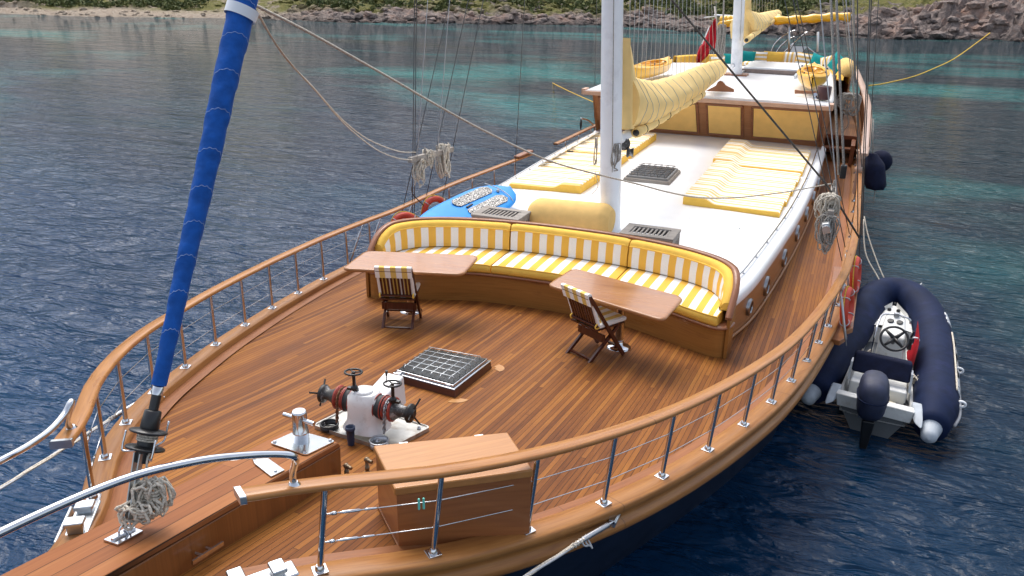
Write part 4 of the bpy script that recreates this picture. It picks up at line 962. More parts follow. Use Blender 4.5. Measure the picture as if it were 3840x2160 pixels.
# blue paddle board
t = thing('paddle_board', 'bright blue paddle board with two speckled grip pads on the cabin roof', 'paddle board', (-1.9, 9, 1.8))
ctr0, ctr1 = Vector((-2.12, 7.55, 1.78)), Vector((-1.84, 10.0, 1.84)); ax = (ctr1-ctr0); Lb = ax.length; ax.normalize(); sdv = Vector((ax.y, -ax.x, 0))
secs = []
for i in range(25):
    u = i/24; wd = .4*(1-abs(2*u-1)**3.6)**.5*(.82+.18*u); c = ctr0+ax*Lb*u+Vector((0,0,.05*max(0,(u-.8)*4)**2))
    secs.append([c+sdv*(math.cos(a)*max(wd,.02))+Vector((0,0,.055*math.copysign(abs(math.sin(a))**.7, math.sin(a))+.02*math.cos(a))) for a in [2*math.pi*k/20 for k in range(20)]])
TL = Matrix.Rotation(R(20), 3, ax)
def tl(v): return ctr0+TL@(v-ctr0)+Vector((.02,0,.06))
secs = [[tl(v) for v in q] for q in secs]
obj('board', MB().loft(secs, caps=True), sup, t)
for sx in (-1, 1):
    a0 = ctr0+ax*Lb*.42+sdv*sx*.15+Vector((0,0,.062+.003*sx)); P = [tl(a0+ax*l+sdv*w_) for l, w_ in ((0,-.04),(.05,-.09),(.95,-.1),(1.05,-.05),(1.05,.05),(.95,.1),(.05,.09),(0,.04))]
    obj('grip_pad', MB().loft([P, [p+Vector((0,0,.008)) for p in P]], caps=True, smooth=False), speck, t)
mb = MB(); e0 = ctr0+ax*Lb*.86+Vector((0,0,.08)); mb.tube(cr([tl(v) for v in [e0-sdv*.28, e0-sdv*.1+Vector((0,0,.03)), e0+ax*.08, e0+sdv*.18+Vector((0,0,.02)), e0+sdv*.3-Vector((0,0,.04))]]), .008, 6); mb.ball(tl(e0-sdv*.02), .03, 8, 6); obj('carry_cord', mb, wirel, t)
obj('centre_handle', MB().box(tl(ctr0+ax*Lb*.5+Vector((0,0,.065))), (.03,.2,.02), .0), black, t, bevel=.005)
# roof hatch
t = thing('roof_hatch', 'low grey glazed hatch with wire guard on the white cabin roof', 'hatch', (-.1, 13.1, 1.66))
zr = rz_(13)+.052; hq = [(-.55,12.55),(.3,12.55),(.28,13.65),(-.52,13.65)]
def hx(k, z): return [Vector((x, y, z)) for x, y in inset(hq, k)]
obj('coaming', MB().hexa(hx(1.05, zr-.02), hx(1.0, zr+.06)), greyw, t, bevel=.008); obj('lid', MB().hexa(hx(.93, zr+.06), hx(.91, zr+.1)), mk('hatch_grey', (.16,.16,.16), .5), t, bevel=.006)
obj('glass', MB().hexa(hx(.82, zr+.1), hx(.82, zr+.106)), glassd, t)
mb = MB()
def hr_(u, v, h): a = hx(.84, zr+h); return a[0].lerp(a[1], u).lerp(a[3].lerp(a[2], u), v)
for i in range(6): u = .06+.88*i/5; mb.tube([hr_(u,0,.1),hr_(u,0,.15),hr_(u,1,.15),hr_(u,1,.1)], .006, 5); mb.tube([hr_(0,u,.1),hr_(0,u,.155),hr_(1,u,.155),hr_(1,u,.1)], .006, 5)
obj('wire_guard', mb, black, t)
# sun pads: two rows of slim pads with a raised head roll at the inner end
def pad(y0, y1, xin, xout, label, group):
    """pad lying athwartships: head bump at xin, thin towards xout"""
    t = thing('sun_pad', label, 'sun pad', ((xin+xout)/2, (y0+y1)/2, 1.7), group); sgn = 1 if xout > xin else -1; Lx = abs(xout-xin); z0 = rz_((y0+y1)/2)+.012
    def top(l): 
        e = (.9 if l < .001 else 1)
        return (.18*e if l < .32 else .18-.09*(.5-.5*math.cos(math.pi*min(1, (l-.32)/.22))))
    ls = [0,.01,.03,.06,.12,.2,.28,.34,.38,.42,.46,.5,.55,.65,.8,1.1,1.4,Lx-.1,Lx-.03,Lx]
    ls = [l for l in ls if l <= Lx]; mb = MB(); ny = max(4, int((y1-y0)/.055))
    def P(l, v, z):
        return Vector((xin+sgn*l, y0+(y1-y0)*v, z))
    rows = []
    for l in ls:
        h = top(l); h *= (.8 if l >= Lx-.001 else 1); row = []
        for k in range(ny+1):
            v = k/ny; ed = min(v, 1-v)*(y1-y0); hh = h*(.86 if ed < .001 else 1)+(.007*math.sin(v*(y1-y0)/.06*math.pi)); row.append(P(l, v, z0+hh+.035*(1-abs(xin+sgn*l)/2.9)))
        rows.append(row)
    mb.m = 0; mb.loft(rows if sgn < 0 else rows[::-1], closed=False)
    mb.m = 1
    for k in (0, ny): fr = [[r[k], Vector((r[k].x, r[k].y, z0-.01))] for r in rows]; mb.loft(fr if (k == 0) == (sgn > 0) else fr[::-1], closed=False)
    for r in (rows[0], rows[-1]): mb.loft([[p, Vector((p.x, p.y, z0-.01))] for p in r], closed=False)
    o = obj('pad_body', mb, [strip_x, yel2], t)
    return t
strip_x = stripes('sunpad_stripes_across', (.8,.53,.2), (.88,.84,.74), .16, 'Objecty')
ys = [(11.25,12.05),(12.07,12.85),(12.87,13.65),(13.67,14.45),(14.6,15.35),(15.37,16.15),(16.17,16.95)]
for i, (a, b) in enumerate(ys):
    xo = min(2.55, cab((a+b)/2)-.27)
    pad(a, b, .82 if i < 4 else .74, xo, 'striped sun pad, %s from the sofa in the row by the portholes' % ['first','second','third','fourth','fifth','sixth','seventh'][i], 'striped sun pads on the port side of the roof')
    pad(a-.05, b-.05, -.95, -min(2.5, cab((a+b)/2)-.35), 'striped sun pad, %s from the sofa in the row behind the main mast' % ['first','second','third','fourth','fifth','sixth','seventh'][i], 'striped sun pads on the starboard side of the roof')
# thick square seat pads stacked by the wheelhouse
for i in range(3): pass

# small pad eyes and hinges that catch the light on the white roof
for x, y in ((-1.75,10.6),(-1.0,10.7),(1.1,10.4),(1.9,10.2),(.9,7.95),(-.4,10.2)):
    obj('pad_eye', MB().lathe([(.022,0),(.02,.006),(.008,.01),(.008,.02)], (x, y, rz_(y)+.05*(1-abs(x)/2.6)), (0,0,1), 10), satin, gulet)
for u in (.22, .78):
    p = LT[0].lerp(LT[3], u)+Vector((0,0,-.03)); obj('hinge', MB().box(p-(LT[0]-LT[1]).normalized()*-.004, (.06,.012,.05), math.atan2(ex.y, ex.x)), satin, t_lock, bevel=.002)
obj('locker_plinth', MB().hexa(lk(.985, 1), [p+Vector((0,0,.035)) for p in lk(.985, 1)]), mahog, t_lock, bevel=.006)

# ================================================================ MASTS, SAILS AND RIGGING
def mast(p0, p1, top, r0, label, plate):
    p0, p1 = V(p0), V(p1); d = (p1-p0).normalized(); e = p0+d*(top-p0.z)/d.z
    t = thing('mast', label, 'mast', tuple(p0)); mb = MB(); secs = []
    for k in range(9):
        u = k/8; c = p0.lerp(e, u)-Vector((0,0,.06 if k == 0 else 0)); r = r0*(1-.25*u); secs.append([c+Vector((math.cos(a)*r*.92, math.sin(a)*r*1.2, 0)) for a in [2*math.pi*j/32 for j in range(32)]])
    obj('mast_tube', mb.loft(secs, caps=True), mastm, t)
    obj('halyard', MB().tube([p0+Vector((.04,-.0-r0*1.25,.9)), p0+d*((top-p0.z)*.9)+Vector((.04,-r0,0))], .006, 5), ropeg, t)
    if plate: obj('mast_step', MB().box(p0+Vector((0,0,-.0)), (.62,.5,.06)), trimw, t, bevel=.01)
    return t, d
M1, md = mast((.17, 9.15, 1.72), (0.024,9.150,4.912), 15, .165, 'tall white main mast rising through the white cabin roof', False)
M2, md2 = mast((.1, 21.5, 2.74), (-0.014,21.450,4.663), 13, .165, 'white mizzen mast on a wooden foot on the upper roof', True)
mb = MB()
for x in (-.12, .12): mb.box((.1+x*1.1, 21.3, 3.0), (.03,.03,.12))
mb.lathe([(.05,0),(.06,.03),(.04,.06),(.05,.1)], (.02, 21.25, 3.0), (0,-1,0), 14); obj('winch', mb, chrome, M2)
# ---- furled sails
def furled(name_label, pairs, wid, X, jack_t, jack_b, saus, cat='furled sail', group=None):
    t = thing('furled_sail', name_label, cat, tuple(pairs[0][0]))
    secs = []
    P = []
    for i in range(len(pairs)-1):
        for k in range(5):
            u = k/5; P.append((V(pairs[i][0]).lerp(V(pairs[i+1][0]), u), V(pairs[i][1]).lerp(V(pairs[i+1][1]), u), wid[i]*(1-u)+wid[i+1]*u))
    P.append((V(pairs[-1][0]), V(pairs[-1][1]), wid[-1]))
    for i, (a, b, w_) in enumerate(P):
        c = (a+b)/2; up = (a-b)/2; row = []
        fold = .035*math.sin(i*2.4)
        for k in range(22):
            an = 2*math.pi*k/22; wv = 1+fold*math.cos(an*3+i)+.05*math.sin(an*5+i*.9)
            row.append(c+up*math.sin(an)*(1+.03*math.sin(i*3.1))+Vector((math.cos(an)*w_*wv*(1-.45*max(0, math.sin(an))), 0, 0)))
        secs.append(row)
    obj('sail_bundle', MB().loft(secs, caps=True), sailm, t)
    # reef lines sewn down the side
    for i in range(2, len(P)-1, 2):
        obj('seam_cord', MB().tube([p+Vector((.004,0,0)) for p in secs[i][17:22]+secs[i][0:5]], .004, 4), wirel, t)
    if saus:
        S = cr(saus, 5); obj('sail_cover_roll', MB().tube(S, [.075*(1+.12*math.sin(i*2.2)) for i in range(len(S))], 12), sailm, t)
        obj('roll_end', MB().tube([S[0]-(S[1]-S[0])*.02, S[0]+(S[1]-S[0])*.3], [.05,.05], 12), black, t)
        mb = MB(); 
        for i in range(3, len(S)-1, 4): obj('tie', MB().torus(S[i], .08, .006, S[i+1]-S[i], 14, 5), black, t)
    for a, b in zip(jack_t, jack_b):
        a, b = V(a), V(b); obj('lazy_jack', MB().tube([b, a+(a-b)*.6], .0042, 4), wirel, t)
    return t
pr = list(zip([(0.150,9.485,3.995),(0.150,10.207,3.791),(0.150,11.267,3.635),(0.150,12.791,3.560),(0.150,14.625,3.532),(0.150,16.659,3.492),(0.150,18.256,3.404)], [(0.150,9.692,3.094),(0.150,10.487,3.000),(0.150,11.764,2.951),(0.150,13.370,2.939),(0.150,14.989,2.925),(0.150,16.798,2.967),(0.150,18.738,3.011)]))
ms = furled('pale yellow mainsail furled along the boom behind the main mast', pr, [.24,.3,.3,.28,.25,.2,.12], .15,
  [(0.150,9.588,4.906),(0.150,9.873,4.901),(0.150,10.147,4.895),(0.150,10.456,4.889),(0.150,10.729,4.883),(0.150,11.013,4.877),(0.150,11.282,4.872),(0.150,11.588,4.866),(0.150,11.908,4.859),(0.150,12.241,4.853),(0.150,12.556,4.846),(0.150,12.885,4.840),(0.150,13.227,4.833),(0.150,13.584,4.826),(0.150,13.956,4.818),(0.150,14.305,4.811),(0.150,14.668,4.804),(0.150,15.046,4.796),(0.150,15.441,4.788),(0.150,15.852,4.780),(0.150,16.185,4.773),(0.150,16.731,4.762)],
  [(0.150,9.821,3.863),(0.150,10.016,3.810),(0.150,10.238,3.765),(0.150,10.516,3.718),(0.150,10.780,3.673),(0.150,11.105,3.633),(0.150,11.415,3.600),(0.150,11.764,3.577),(0.150,12.095,3.562),(0.150,12.471,3.551),(0.150,12.799,3.538),(0.150,13.170,3.536),(0.150,13.560,3.527),(0.150,13.930,3.521),(0.150,14.353,3.519),(0.150,14.756,3.512),(0.150,15.178,3.505),(0.150,15.619,3.498),(0.150,16.130,3.486),(0.150,16.673,3.465),(0.150,17.247,3.443),(0.150,17.911,3.414)],
  [(0.300,9.820,3.044),(0.300,10.564,3.025),(0.300,11.682,3.014),(0.300,12.630,3.019),(0.300,14.101,2.989),(0.300,15.291,2.971)])
# luff of the sail against the mast
q = [((0.160,9.267,4.423), (0.160,9.205,4.427)), ((0.160,9.523,4.220), (0.160,9.247,4.240)), ((0.160,9.718,4.041), (0.160,9.283,4.078)), ((0.160,9.982,3.791), (0.160,9.332,3.857)), ((0.160,10.073,3.433), (0.160,9.408,3.518)), ((0.160,10.120,3.058), (0.160,9.491,3.143))]
secs = []
for a, b in q:
    a, b = V(a), V(b); secs.append([a, a.lerp(b,.3)+Vector((.1,0,0)), b+Vector((.13,0,0)), b-Vector((.13,0,0)), a.lerp(b,.3)-Vector((.1,0,0))])
obj('sail_luff', MB().loft(secs, caps=True), sailm, ms)
obj('boom', MB().tube([(.16, 9.5, 3.0), V((0.150,18.574,3.083))+Vector((0,.3,0))], .07, 14), mastm, ms)
mb = MB(); g = V((.17, 9.5, 2.93)); mb.lathe([(.09,0),(.1,.02),(.06,.05),(.06,.12),(.1,.15),(.09,.17)], g, (0,1,-.2), 16); mb.lathe([(.07,0),(.08,.02),(.05,.05),(.07,.1)], g+Vector((.05,.15,-.15)), (1,.2,0), 16); obj('gooseneck_drum', mb, wornm, ms)
pr = list(zip([(0.150,22.110,4.429),(0.150,23.014,4.339),(0.150,24.751,4.228),(0.150,27.418,4.202),(0.150,30.361,4.164)], [(0.150,22.462,3.621),(0.150,23.313,3.603),(0.150,25.085,3.675),(0.150,27.871,3.784),(0.150,30.563,3.885)]))
mz = furled('pale yellow mizzen sail furled on its boom at the stern', pr, [.2,.28,.28,.24,.14], .15,
  [(0.150,22.578,4.644),(0.150,23.184,4.632),(0.150,23.819,4.619),(0.150,24.485,4.606),(0.150,25.184,4.591),(0.150,25.918,4.577),(0.150,26.691,4.561),(0.150,27.506,4.545),(0.150,28.366,4.527),(0.150,29.275,4.509)], [(0.150,22.667,4.350),(0.150,23.400,4.295),(0.150,24.059,4.263),(0.150,24.751,4.228),(0.150,25.456,4.217),(0.150,26.183,4.216),(0.150,26.961,4.204),(0.150,27.780,4.190),(0.150,28.758,4.185),(0.150,29.815,4.166)],
  [(0.350,20.904,3.692),(0.350,22.625,3.768),(0.350,24.903,3.852),(0.350,28.565,3.992)])
q = [((0.107,22.300,5.257), (-0.051,22.300,5.255)), ((0.185,22.300,4.650), (-0.047,22.300,4.645)), ((0.236,22.300,4.292), (-0.197,22.300,4.248)), ((0.254,22.300,4.033), (-0.311,22.300,3.994)), ((0.223,22.300,3.644), (-0.240,22.300,3.626))]
secs = []
for a, b in q:
    a, b = V(a), V(b); secs.append([a, a.lerp(b,.3)+Vector((0,-.12,0)), b+Vector((0,-.08,0)), b+Vector((0,.1,0)), a.lerp(b,.3)+Vector((0,.15,0))])
obj('sail_luff', MB().loft(secs, caps=True), sailm, mz)
obj('boom', MB().tube([(.14, 21.8, 3.55), V((0.150,31.123,4.002))], .07, 12), mastm, mz)
# ---- forestay with blue furled jib
def st(z): return Vector((0, .33+(z-2.36)*.508, z))
t = thing('furled_jib', 'headsail rolled on the forestay in a bright blue cover', 'furled sail', tuple(st(2.4)))
SA = (st(4)-st(3)).normalized(); secs = []; N_ = 150
e1 = SA.cross(Vector((1,0,0))).normalized(); e2 = SA.cross(e1)
for i in range(N_+1):
    z = 3.11+(6.3-3.11)*i/N_; r = .0385+(z-3.11)*.018; row = []
    tw = (z-3.11)/.2*2*math.pi*(1.05)
    for k in range(28):
        a = 2*math.pi*k/28; ph = ((z-3.11)/.185+.22*math.sin(a+.6)+.1*math.sin(z*5)) % 1; row.append(st(z)+(e1*math.cos(a)+e2*math.sin(a))*r*(1.04-.075*ph**2+.02*math.sin(a*3+z*7)+.018*math.sin(a*5-z*31+2*math.sin(z*9))))
    secs.append(row)
obj('sail_cover', MB().loft(secs, caps=True), bluem, t)
# stitching that spirals round the cover just above each wrap
for turn in range(1, 15):
    pts = []
    for j in range(25):
        a = 2*math.pi*j/25; z = None
        # solve phase = .82 for this turn
        zz = 3.11+.185*(turn+.22-.22*math.sin(a+.6)-.1*math.sin((3.11+.185*turn)*5))
        if 3.13 < zz < 5.6: r = (.0385+(zz-3.11)*.018)*1.06; pts.append(st(zz)+(e1*math.cos(a)+e2*math.sin(a))*(r+.001)+SA*.004*(1 if j % 2 else -1))
    if len(pts) > 3: obj('stitching', MB().tube(pts, .0009, 4), stitch, t)
obj('white_corner', MB().lathe([(.088,0),(.091,.06)], st(4.97), SA+Vector((.15,0,0)), 28, caps=False), mk('white_sailcloth', (.75,.76,.78), .8), t)
mb = MB(); mb.lathe([(.03,0),(.03,.045),(.024,.05)], st(3.065), SA, 16); obj('collar', mb, chrome, t)
obj('drum_tube', MB().lathe([(.026,0),(.026,.09)], st(2.99), SA, 16), black, t)
mb = MB(); mb.lathe([(.046,0),(.05,.012),(.048,.05),(.044,.1),(.038,.105)], st(2.895), SA, 24); obj('drum_neck', mb, black, t)
mb = MB(); mb.lathe([(.095,0),(.1,.006),(.095,.012),(.05,.02)], st(2.88), SA, 36); obj('drum_flange', mb, black, t)
mb = MB(); mb.lathe([(.1,0),(.104,.006),(.1,.012),(.05,.02)], st(2.80), SA, 36); obj('drum_flange', mb, black, t)
mb = MB(); mb.lathe([(.046,0),(.046,.09)], st(2.81), SA, 24); obj('drum_core', mb, black, t)
mb = MB()
for k in range(3): mb.torus(st(2.845+.011*k), .05, .006, SA, 24, 6)
obj('drum_rope', mb, rope, t)
mb = MB(); mb.lathe([(.035,0),(.04,.06)], st(2.735), SA, 12); obj('drum_bottom', mb, black, t)
mb = MB()
for s_ in (-1, 1): mb.beam(st(2.8)+Vector((s_*.02,-.04,0)), st(2.47)+Vector((s_*.012,-.01,0)), .03, .008, (1,0,0))
obj('link_plate', mb, satin, t)
mb = MB(); c = st(2.8)
for a in (200, 330, 80):
    d = Vector((math.cos(R(a)), math.sin(R(a)), 0)); mb.tube(cr([c+d*.04-SA*.01, c+d*.11-SA*.012, c+d*.125+SA*.01, c+d*.125+SA*.1], 4), .0055, 8)
obj('guard_arm', mb, chrome, t)
mb = MB(); mb.torus(st(2.43), .018, .005, (1,0,0), 16, 6, 1.6); mb.torus(st(2.395), .016, .005, (0,1,0), 16, 6, 1.6); obj('shackle', mb, chrome, t)
mb = MB(); c = Vector((0, .33, boxtop(.33)+.006)); mb.box(c+Vector((.0,.0,.002)), (.1,.17,.012), 0, Matrix.Rotation(math.atan(-.177), 3, 'X')); mb.box(c+Vector((0,0,.012)), (.02,.15,.02), 0, Matrix.Rotation(math.atan(-.177), 3, 'X')); mb.torus(c+Vector((0,0,.03)), .025, .006, (1,0,0), 18, 6, 1.3); obj('stay_eye_plate', mb, chrome, gulet, bevel=.002)
# ---- ropes
def line(label, pts, r, m, cat='rope', k=5, n=6, name='rope', group=None):
    return tag(obj(name, MB().tube(cr(pts, k) if k > 1 else pts, r, n), m), label, cat, group)
P = [(-0.046,1.720,5.086),(-0.120,1.943,5.028),(-0.258,2.583,4.856),(-0.321,3.348,4.589),(-0.296,3.898,4.363),(-0.214,4.450,4.107),(-0.037,5.101,3.787),(0.300,5.891,3.395),(0.621,6.440,3.174),(1.026,7.029,2.957),(1.325,7.424,2.800),(1.645,7.812,2.676),(2.021,8.241,2.617),(2.368,8.625,2.608),(2.682,8.963,2.618),(3.099,9.400,2.656)]
line('long pale rope sagging from the blue headsail across the roof to the rope coils', P, .0095, rope, k=4)
P = [(-0.038,1.750,5.082),(-0.528,2.482,4.946),(-1.193,3.484,4.678),(-1.688,4.329,4.409),(-2.205,5.401,4.033),(-2.744,6.704,3.470),(-3.018,7.723,3.025),(-3.128,8.727,2.665),(-3.128,9.300,2.543)]
line('upper of two pale ropes running from the blue sail to the wooden crossbar', P, .0085, rope)
P = [(0.039,1.700,5.080),(-0.434,2.371,4.940),(-1.106,3.393,4.666),(-1.616,4.288,4.380),(-2.133,5.366,3.986),(-2.662,6.661,3.407),(-2.963,7.832,2.870),(-3.035,8.559,2.595),(-3.036,9.000,2.487)]
line('lower of two pale ropes running from the blue sail to the wooden crossbar', P, .0085, rope)
line('dark flecked rope running diagonally from aloft down to the side deck', [(0.355,9.200,5.393), (0.815,9.200,4.929), (3.055,9.200,2.679), (3.557,9.300,1.989)], .014, roped, k=1)
# coil of rope at the foot of the forestay
def coil(label, c, w_, h_, d_, n, r, m, seed=1, tail=0, ax=(1,0,0), cat='rope coil', group=None):
    rnd = random.Random(seed); c = V(c); a = V(ax).normalized(); b = Vector((-a.y, a.x, 0)); t = thing('rope_coil', label, cat, tuple(c), group)
    for i in range(n):
        u = rnd.uniform(-1, 1); v = rnd.uniform(-1, 1); ww = w_*rnd.uniform(.25, .5); hh = h_*rnd.uniform(.7, 1.05)
        pts = [c+a*(u*w_*.35+ww*math.sin(q)*(1+.35*math.sin(2*q+i*1.7)))+b*(v*d_*.5+.03*math.cos(q*2+i))+Vector((0,0,-hh*(.5-.5*math.cos(q))+rnd.uniform(-.01,.01))) for q in [2*math.pi*k/18 for k in range(18)]]
        obj('rope_loop', MB().tube(pts, r, 6, closed=True), m, t)
    # binding turns
    for k in range(3): obj('binding_turn', MB().torus(c+Vector((0,0,-h_*.22-.02*k)), w_*.34, r, (0,.1*k,1), 16, 6, .7), m, t)
    if tail: obj('rope_tail', MB().tube(cr([c+Vector((0,0,-h_)), c+a*.05+Vector((0,0,-h_-tail*.6)), c-a*.04+Vector((0,0,-h_-tail))], 5), r, 6), m, t)
    return t
coil('bundle of pale rope hanging from the forestay fitting above the centre box', (0.060,0.495,2.651), .15, .24, .08, 13, .008, rope, 3, .0, (.8,.6,0))
t = coil('knotted heap of pale rope lying on the centre box under the forestay', (0.050,0.423,2.556), .16, .12, .08, 9, .008, rope, 5, .0, (.9,.4,0))
line('thin pale rope leading from the furling drum down to the coil', [st(2.8)+Vector((.06,.03,0)), (0.070,0.504,2.797), (0.060,0.476,2.651)], .006, rope)
# crossbars with coils in the shrouds
for sd, a, b, lab_ in ((-1, (-3.100,9.037,2.468), (-3.100,10.538,2.376), 'grey wooden crossbar lashed in the shrouds on the open water side'), (1, (3.16,8.7,2.42), (3.13,10.3,2.42), 'grey wooden crossbar lashed in the shrouds above the dinghy side deck')):
    t = thing('pin_rail', lab_, 'crossbar', tuple(a)); obj('bar', MB().beam(a, b, .075, .085), greyw, t, bevel=.01)
    a, b = V(a), V(b)
    for u in (.35, .62, .9): obj('belaying_pin', MB().lathe([(.012,-.12),(.012,.04),(.022,.06),(.016,.13)], a.lerp(b, u), (0,0,1), 8), greyw, t)
aL, bL = V((-3.100,9.037,2.468)), V((-3.100,10.538,2.376))
coil('pale rope loops hanging from the near end of the crossbar on the open water side', aL.lerp(bL,.22)+Vector((0,0,-.02)), .17, .42, .12, 12, .009, rope, 11, .05, (0,1,0))
coil('short twist of pale rope over the middle of the crossbar on the open water side', aL.lerp(bL,.42)+Vector((0,-.03,.09)), .2, .28, .12, 10, .01, rope, 12, 0, (0,1,0))
coil('thick dark flecked rope bundle on the far end of the open water crossbar', aL.lerp(bL,.8)+Vector((0,-.03,.12)), .17, .56, .17, 18, .014, rope, 13, 0, (0,1,0))
coil('large tangle of grey rope hanging in the shrouds above the dinghy side deck', (3.12,8.9,2.62), .2, .34, .2, 26, .0105, rope, 14, .1, (1,.3,0))
coil('lower bundle of long pale rope loops hanging above the dinghy side deck', (3.14,8.75,2.4), .16, .5, .16, 18, .009, ropeg, 15, 0, (1,.2,0))
tag(obj('pulley_block', MB().beam((3.12,8.62,2.33),(3.16,8.62,2.2),.13,.09).lathe([(.05,0),(.05,.05)], (3.14,8.56,2.26), (0,-1,0), 16), satin, bevel=.01), 'grey steel pulley block under the rope tangle on the dinghy side', 'pulley')
coil('hank of grey halyard tied to the lower part of the main mast', (0.223,9.000,3.013), .1, .34, .1, 9, .0075, ropeg, 41, .05, (1,0,0))
coil('thin grey cords hanging beside the main mast on the sun pad side', (-0.113,9.200,3.048), .05, .5, .05, 4, .005, ropeg, 42, .35, (1,0,0))
# shrouds
wl = [((-2.600,8.433,4.868), (-3.500,9.776,1.193)), ((-2.600,8.490,4.867), (-3.500,9.846,1.188)), ((-2.600,9.529,4.846), (-3.500,9.285,1.199)), ((-2.600,10.170,4.833), (-3.500,10.105,1.171)), ((-2.600,10.746,4.821), (-3.500,10.839,1.191)), ((-2.600,12.574,4.784), (-3.500,14.329,0.146)), ((-2.600,17.056,4.694), (-3.300,19.669,1.227))]
sh = 'steel shrouds holding up the main mast'
ordn = ['first','second','third','fourth','fifth','sixth','seventh']
for i, (a, b) in enumerate(wl):
    a, b = V(a), V(b); line('dark wire shroud on the open water side, %s one counted from the bow' % ordn[i], [b, a+(a-b)*.8], .0065, wire, 'shroud', 1, 6, 'shroud', sh)
for a, b, lab_ in (((-2.600,8.819,4.860), (-3.100,9.264,2.347), 'pale thin cord coming down to the near end of the crossbar'), ((-2.600,9.516,4.846), (-3.100,9.984,2.388), 'pale thin cord coming down to the middle of the crossbar')):
    a, b = V(a), V(b); line(lab_, [b, a+(a-b)*.5], .006, wirel, 'cord', 1)
line('dark rope end led from the crossbar down across the rail to the lifebuoys', [(-3.100,9.087,2.029), (-3.150,9.221,1.863), (-3.250,9.827,1.491), (-3.300,10.324,1.196)], .01, roped)
wr = [((2.239,9.200,4.961), (3.389,9.366,1.620)), ((2.339,9.200,4.963), (3.409,10.034,1.620)), ((2.374,9.300,4.962), (3.447,10.782,1.620)), ((3.241,10.500,4.957), (3.651,11.935,1.300)), ((3.219,10.900,4.948), (3.645,10.755,1.200)), ((3.067,10.500,4.953), (3.578,11.001,1.500))]
for i, (a, b) in enumerate(wr):
    a, b = V(a), V(b); line('dark wire shroud on the dinghy side, %s one counted from the mast' % ordn[i], [b, a+(a-b)*.8], .0065 if i < 3 else .008, wire, 'shroud', 1, 6, 'shroud', sh+' on the dinghy side')
for a, b, r, m, lab_ in (((2.615,10.000,4.953), (3.283,9.600,2.086), .008, wirel, 'pale steel cable passing in front of the kayak roof'), ((2.706,11.000,4.935), (3.172,10.500,2.554), .019, ropeg, 'thick twisted rope, left one of the pair above the pulley'), ((2.780,11.000,4.937), (3.229,10.500,2.648), .019, ropeg, 'thick twisted rope, right one of the pair above the pulley'),
    ((2.803,13.000,4.897), (3.478,14.000,2.154), .008, ropeg, 'thin grey rope leaning towards the quarter rail'), ((2.835,19.000,4.776), (3.142,19.000,2.994), .03, ropeg, 'thick twisted rope ending above the stern cushions'), ((2.740,17.000,4.815), (3.183,17.000,2.959), .011, wirel, 'pale thin rope beside the twisted rope near the stern cushions'), ((3.353,16.000,4.848), (3.627,16.000,1.952), .008, wire, 'dark wire leading down to the navy fender'), ((2.816,17.000,4.816), (3.527,15.000,1.813), .009, wire, 'dark thin wire crossing behind the twisted ropes'), ((-0.192,20.000,4.688), (-0.125,20.000,3.738), .022, ropeg, 'thick twisted rope left of the mizzen mast')):
    a, b = V(a), V(b); line(lab_, [b, a+(a-b)*.8], r, m, 'rope', 1, 6, 'running_rope')
coil('tangle of grey rope hanging left of the mizzen mast', (-0.171,20.000,4.102), .16, .9, .16, 9, .014, ropeg, 21, .3, (1,0,0))
coil('heap of grey rope hanging on the stern quarter rail', (3.083,19.500,2.660), .4, .5, .3, 14, .014, ropeg, 22, .4, (1,0,0))
tag(obj('pulley_block', MB().box((3.224,10.500,2.606), (.09,.09,.2)), black, bevel=.02), 'black pulley block under the pair of thick twisted ropes', 'pulley')
# bobstay lines at both bows
TIP = Vector((0,-4.3,2.95))
for sd, a in ((1, Vector((2.12,2.5,1.66))), (-1, Vector((-2.1,2.48,1.70)))):
    a = a+Vector((sd*.02,0,0)); d = (Vector((sd*.1,TIP.y,TIP.z))-a); L = d.length; d.normalize(); s_ = {1:'nearest the camera', -1:'on the open water side'}[sd]
    t = thing('bow_stay', 'white roped bow stay with turnbuckle from the hull side '+s_, 'stay', tuple(a))
    st_ = L*(.06 if sd > 0 else .02); obj('hull_bracket', MB().box(a+Vector((-sd*.02,.02,-.01)), (.05,.14,.06)).cyl(a+Vector((0,-.05,0)), a+Vector((0,.07,0)), .012), satin, t, bevel=.008)
    obj('rod', MB().tube([a, a+d*.12], .009, 8), chrome, t)
    obj('turnbuckle', MB().tube([a+d*.11, a+d*.12, a+d*.13, a+d*.42, a+d*.44, a+d*.52], [.012,.022,.019,.019,.014,.012], 12), alu, t)
    obj('rope_wrap', MB().tube([a+d*(.36+.012*k)+Vector((math.cos(k*2.2), 0, math.sin(k*2.2)))*.012 for k in range(18)], .011, 6), rope, t)
    bs_ = a+d*.44; e = a+d*(L*.98); sag = lambda u: Vector((0,0,-.12*4*u*(1-u)*.4))
    for ph in (0, 2.1, 4.2):
        pts = []
        for k in range(110): u = k/109; an = u*38+ph; pts.append(bs_.lerp(e, u)+sag(u)+(e1*math.cos(an)+Vector((1,0,0))*math.sin(an))*.009)
        obj('strand', MB().tube(pts, .0085, 5), rope if ph else wirel, t)
    if sd > 0:
        for k in range(3): obj('loose_end', MB().tube(cr([a+d*(.38+.03*k), a+d*(.4+.03*k)+Vector((.03,.02,-.04)), a+d*(.39+.03*k)+Vector((.05,.04*k,-.07))], 4), .006, 6), wirel, t)
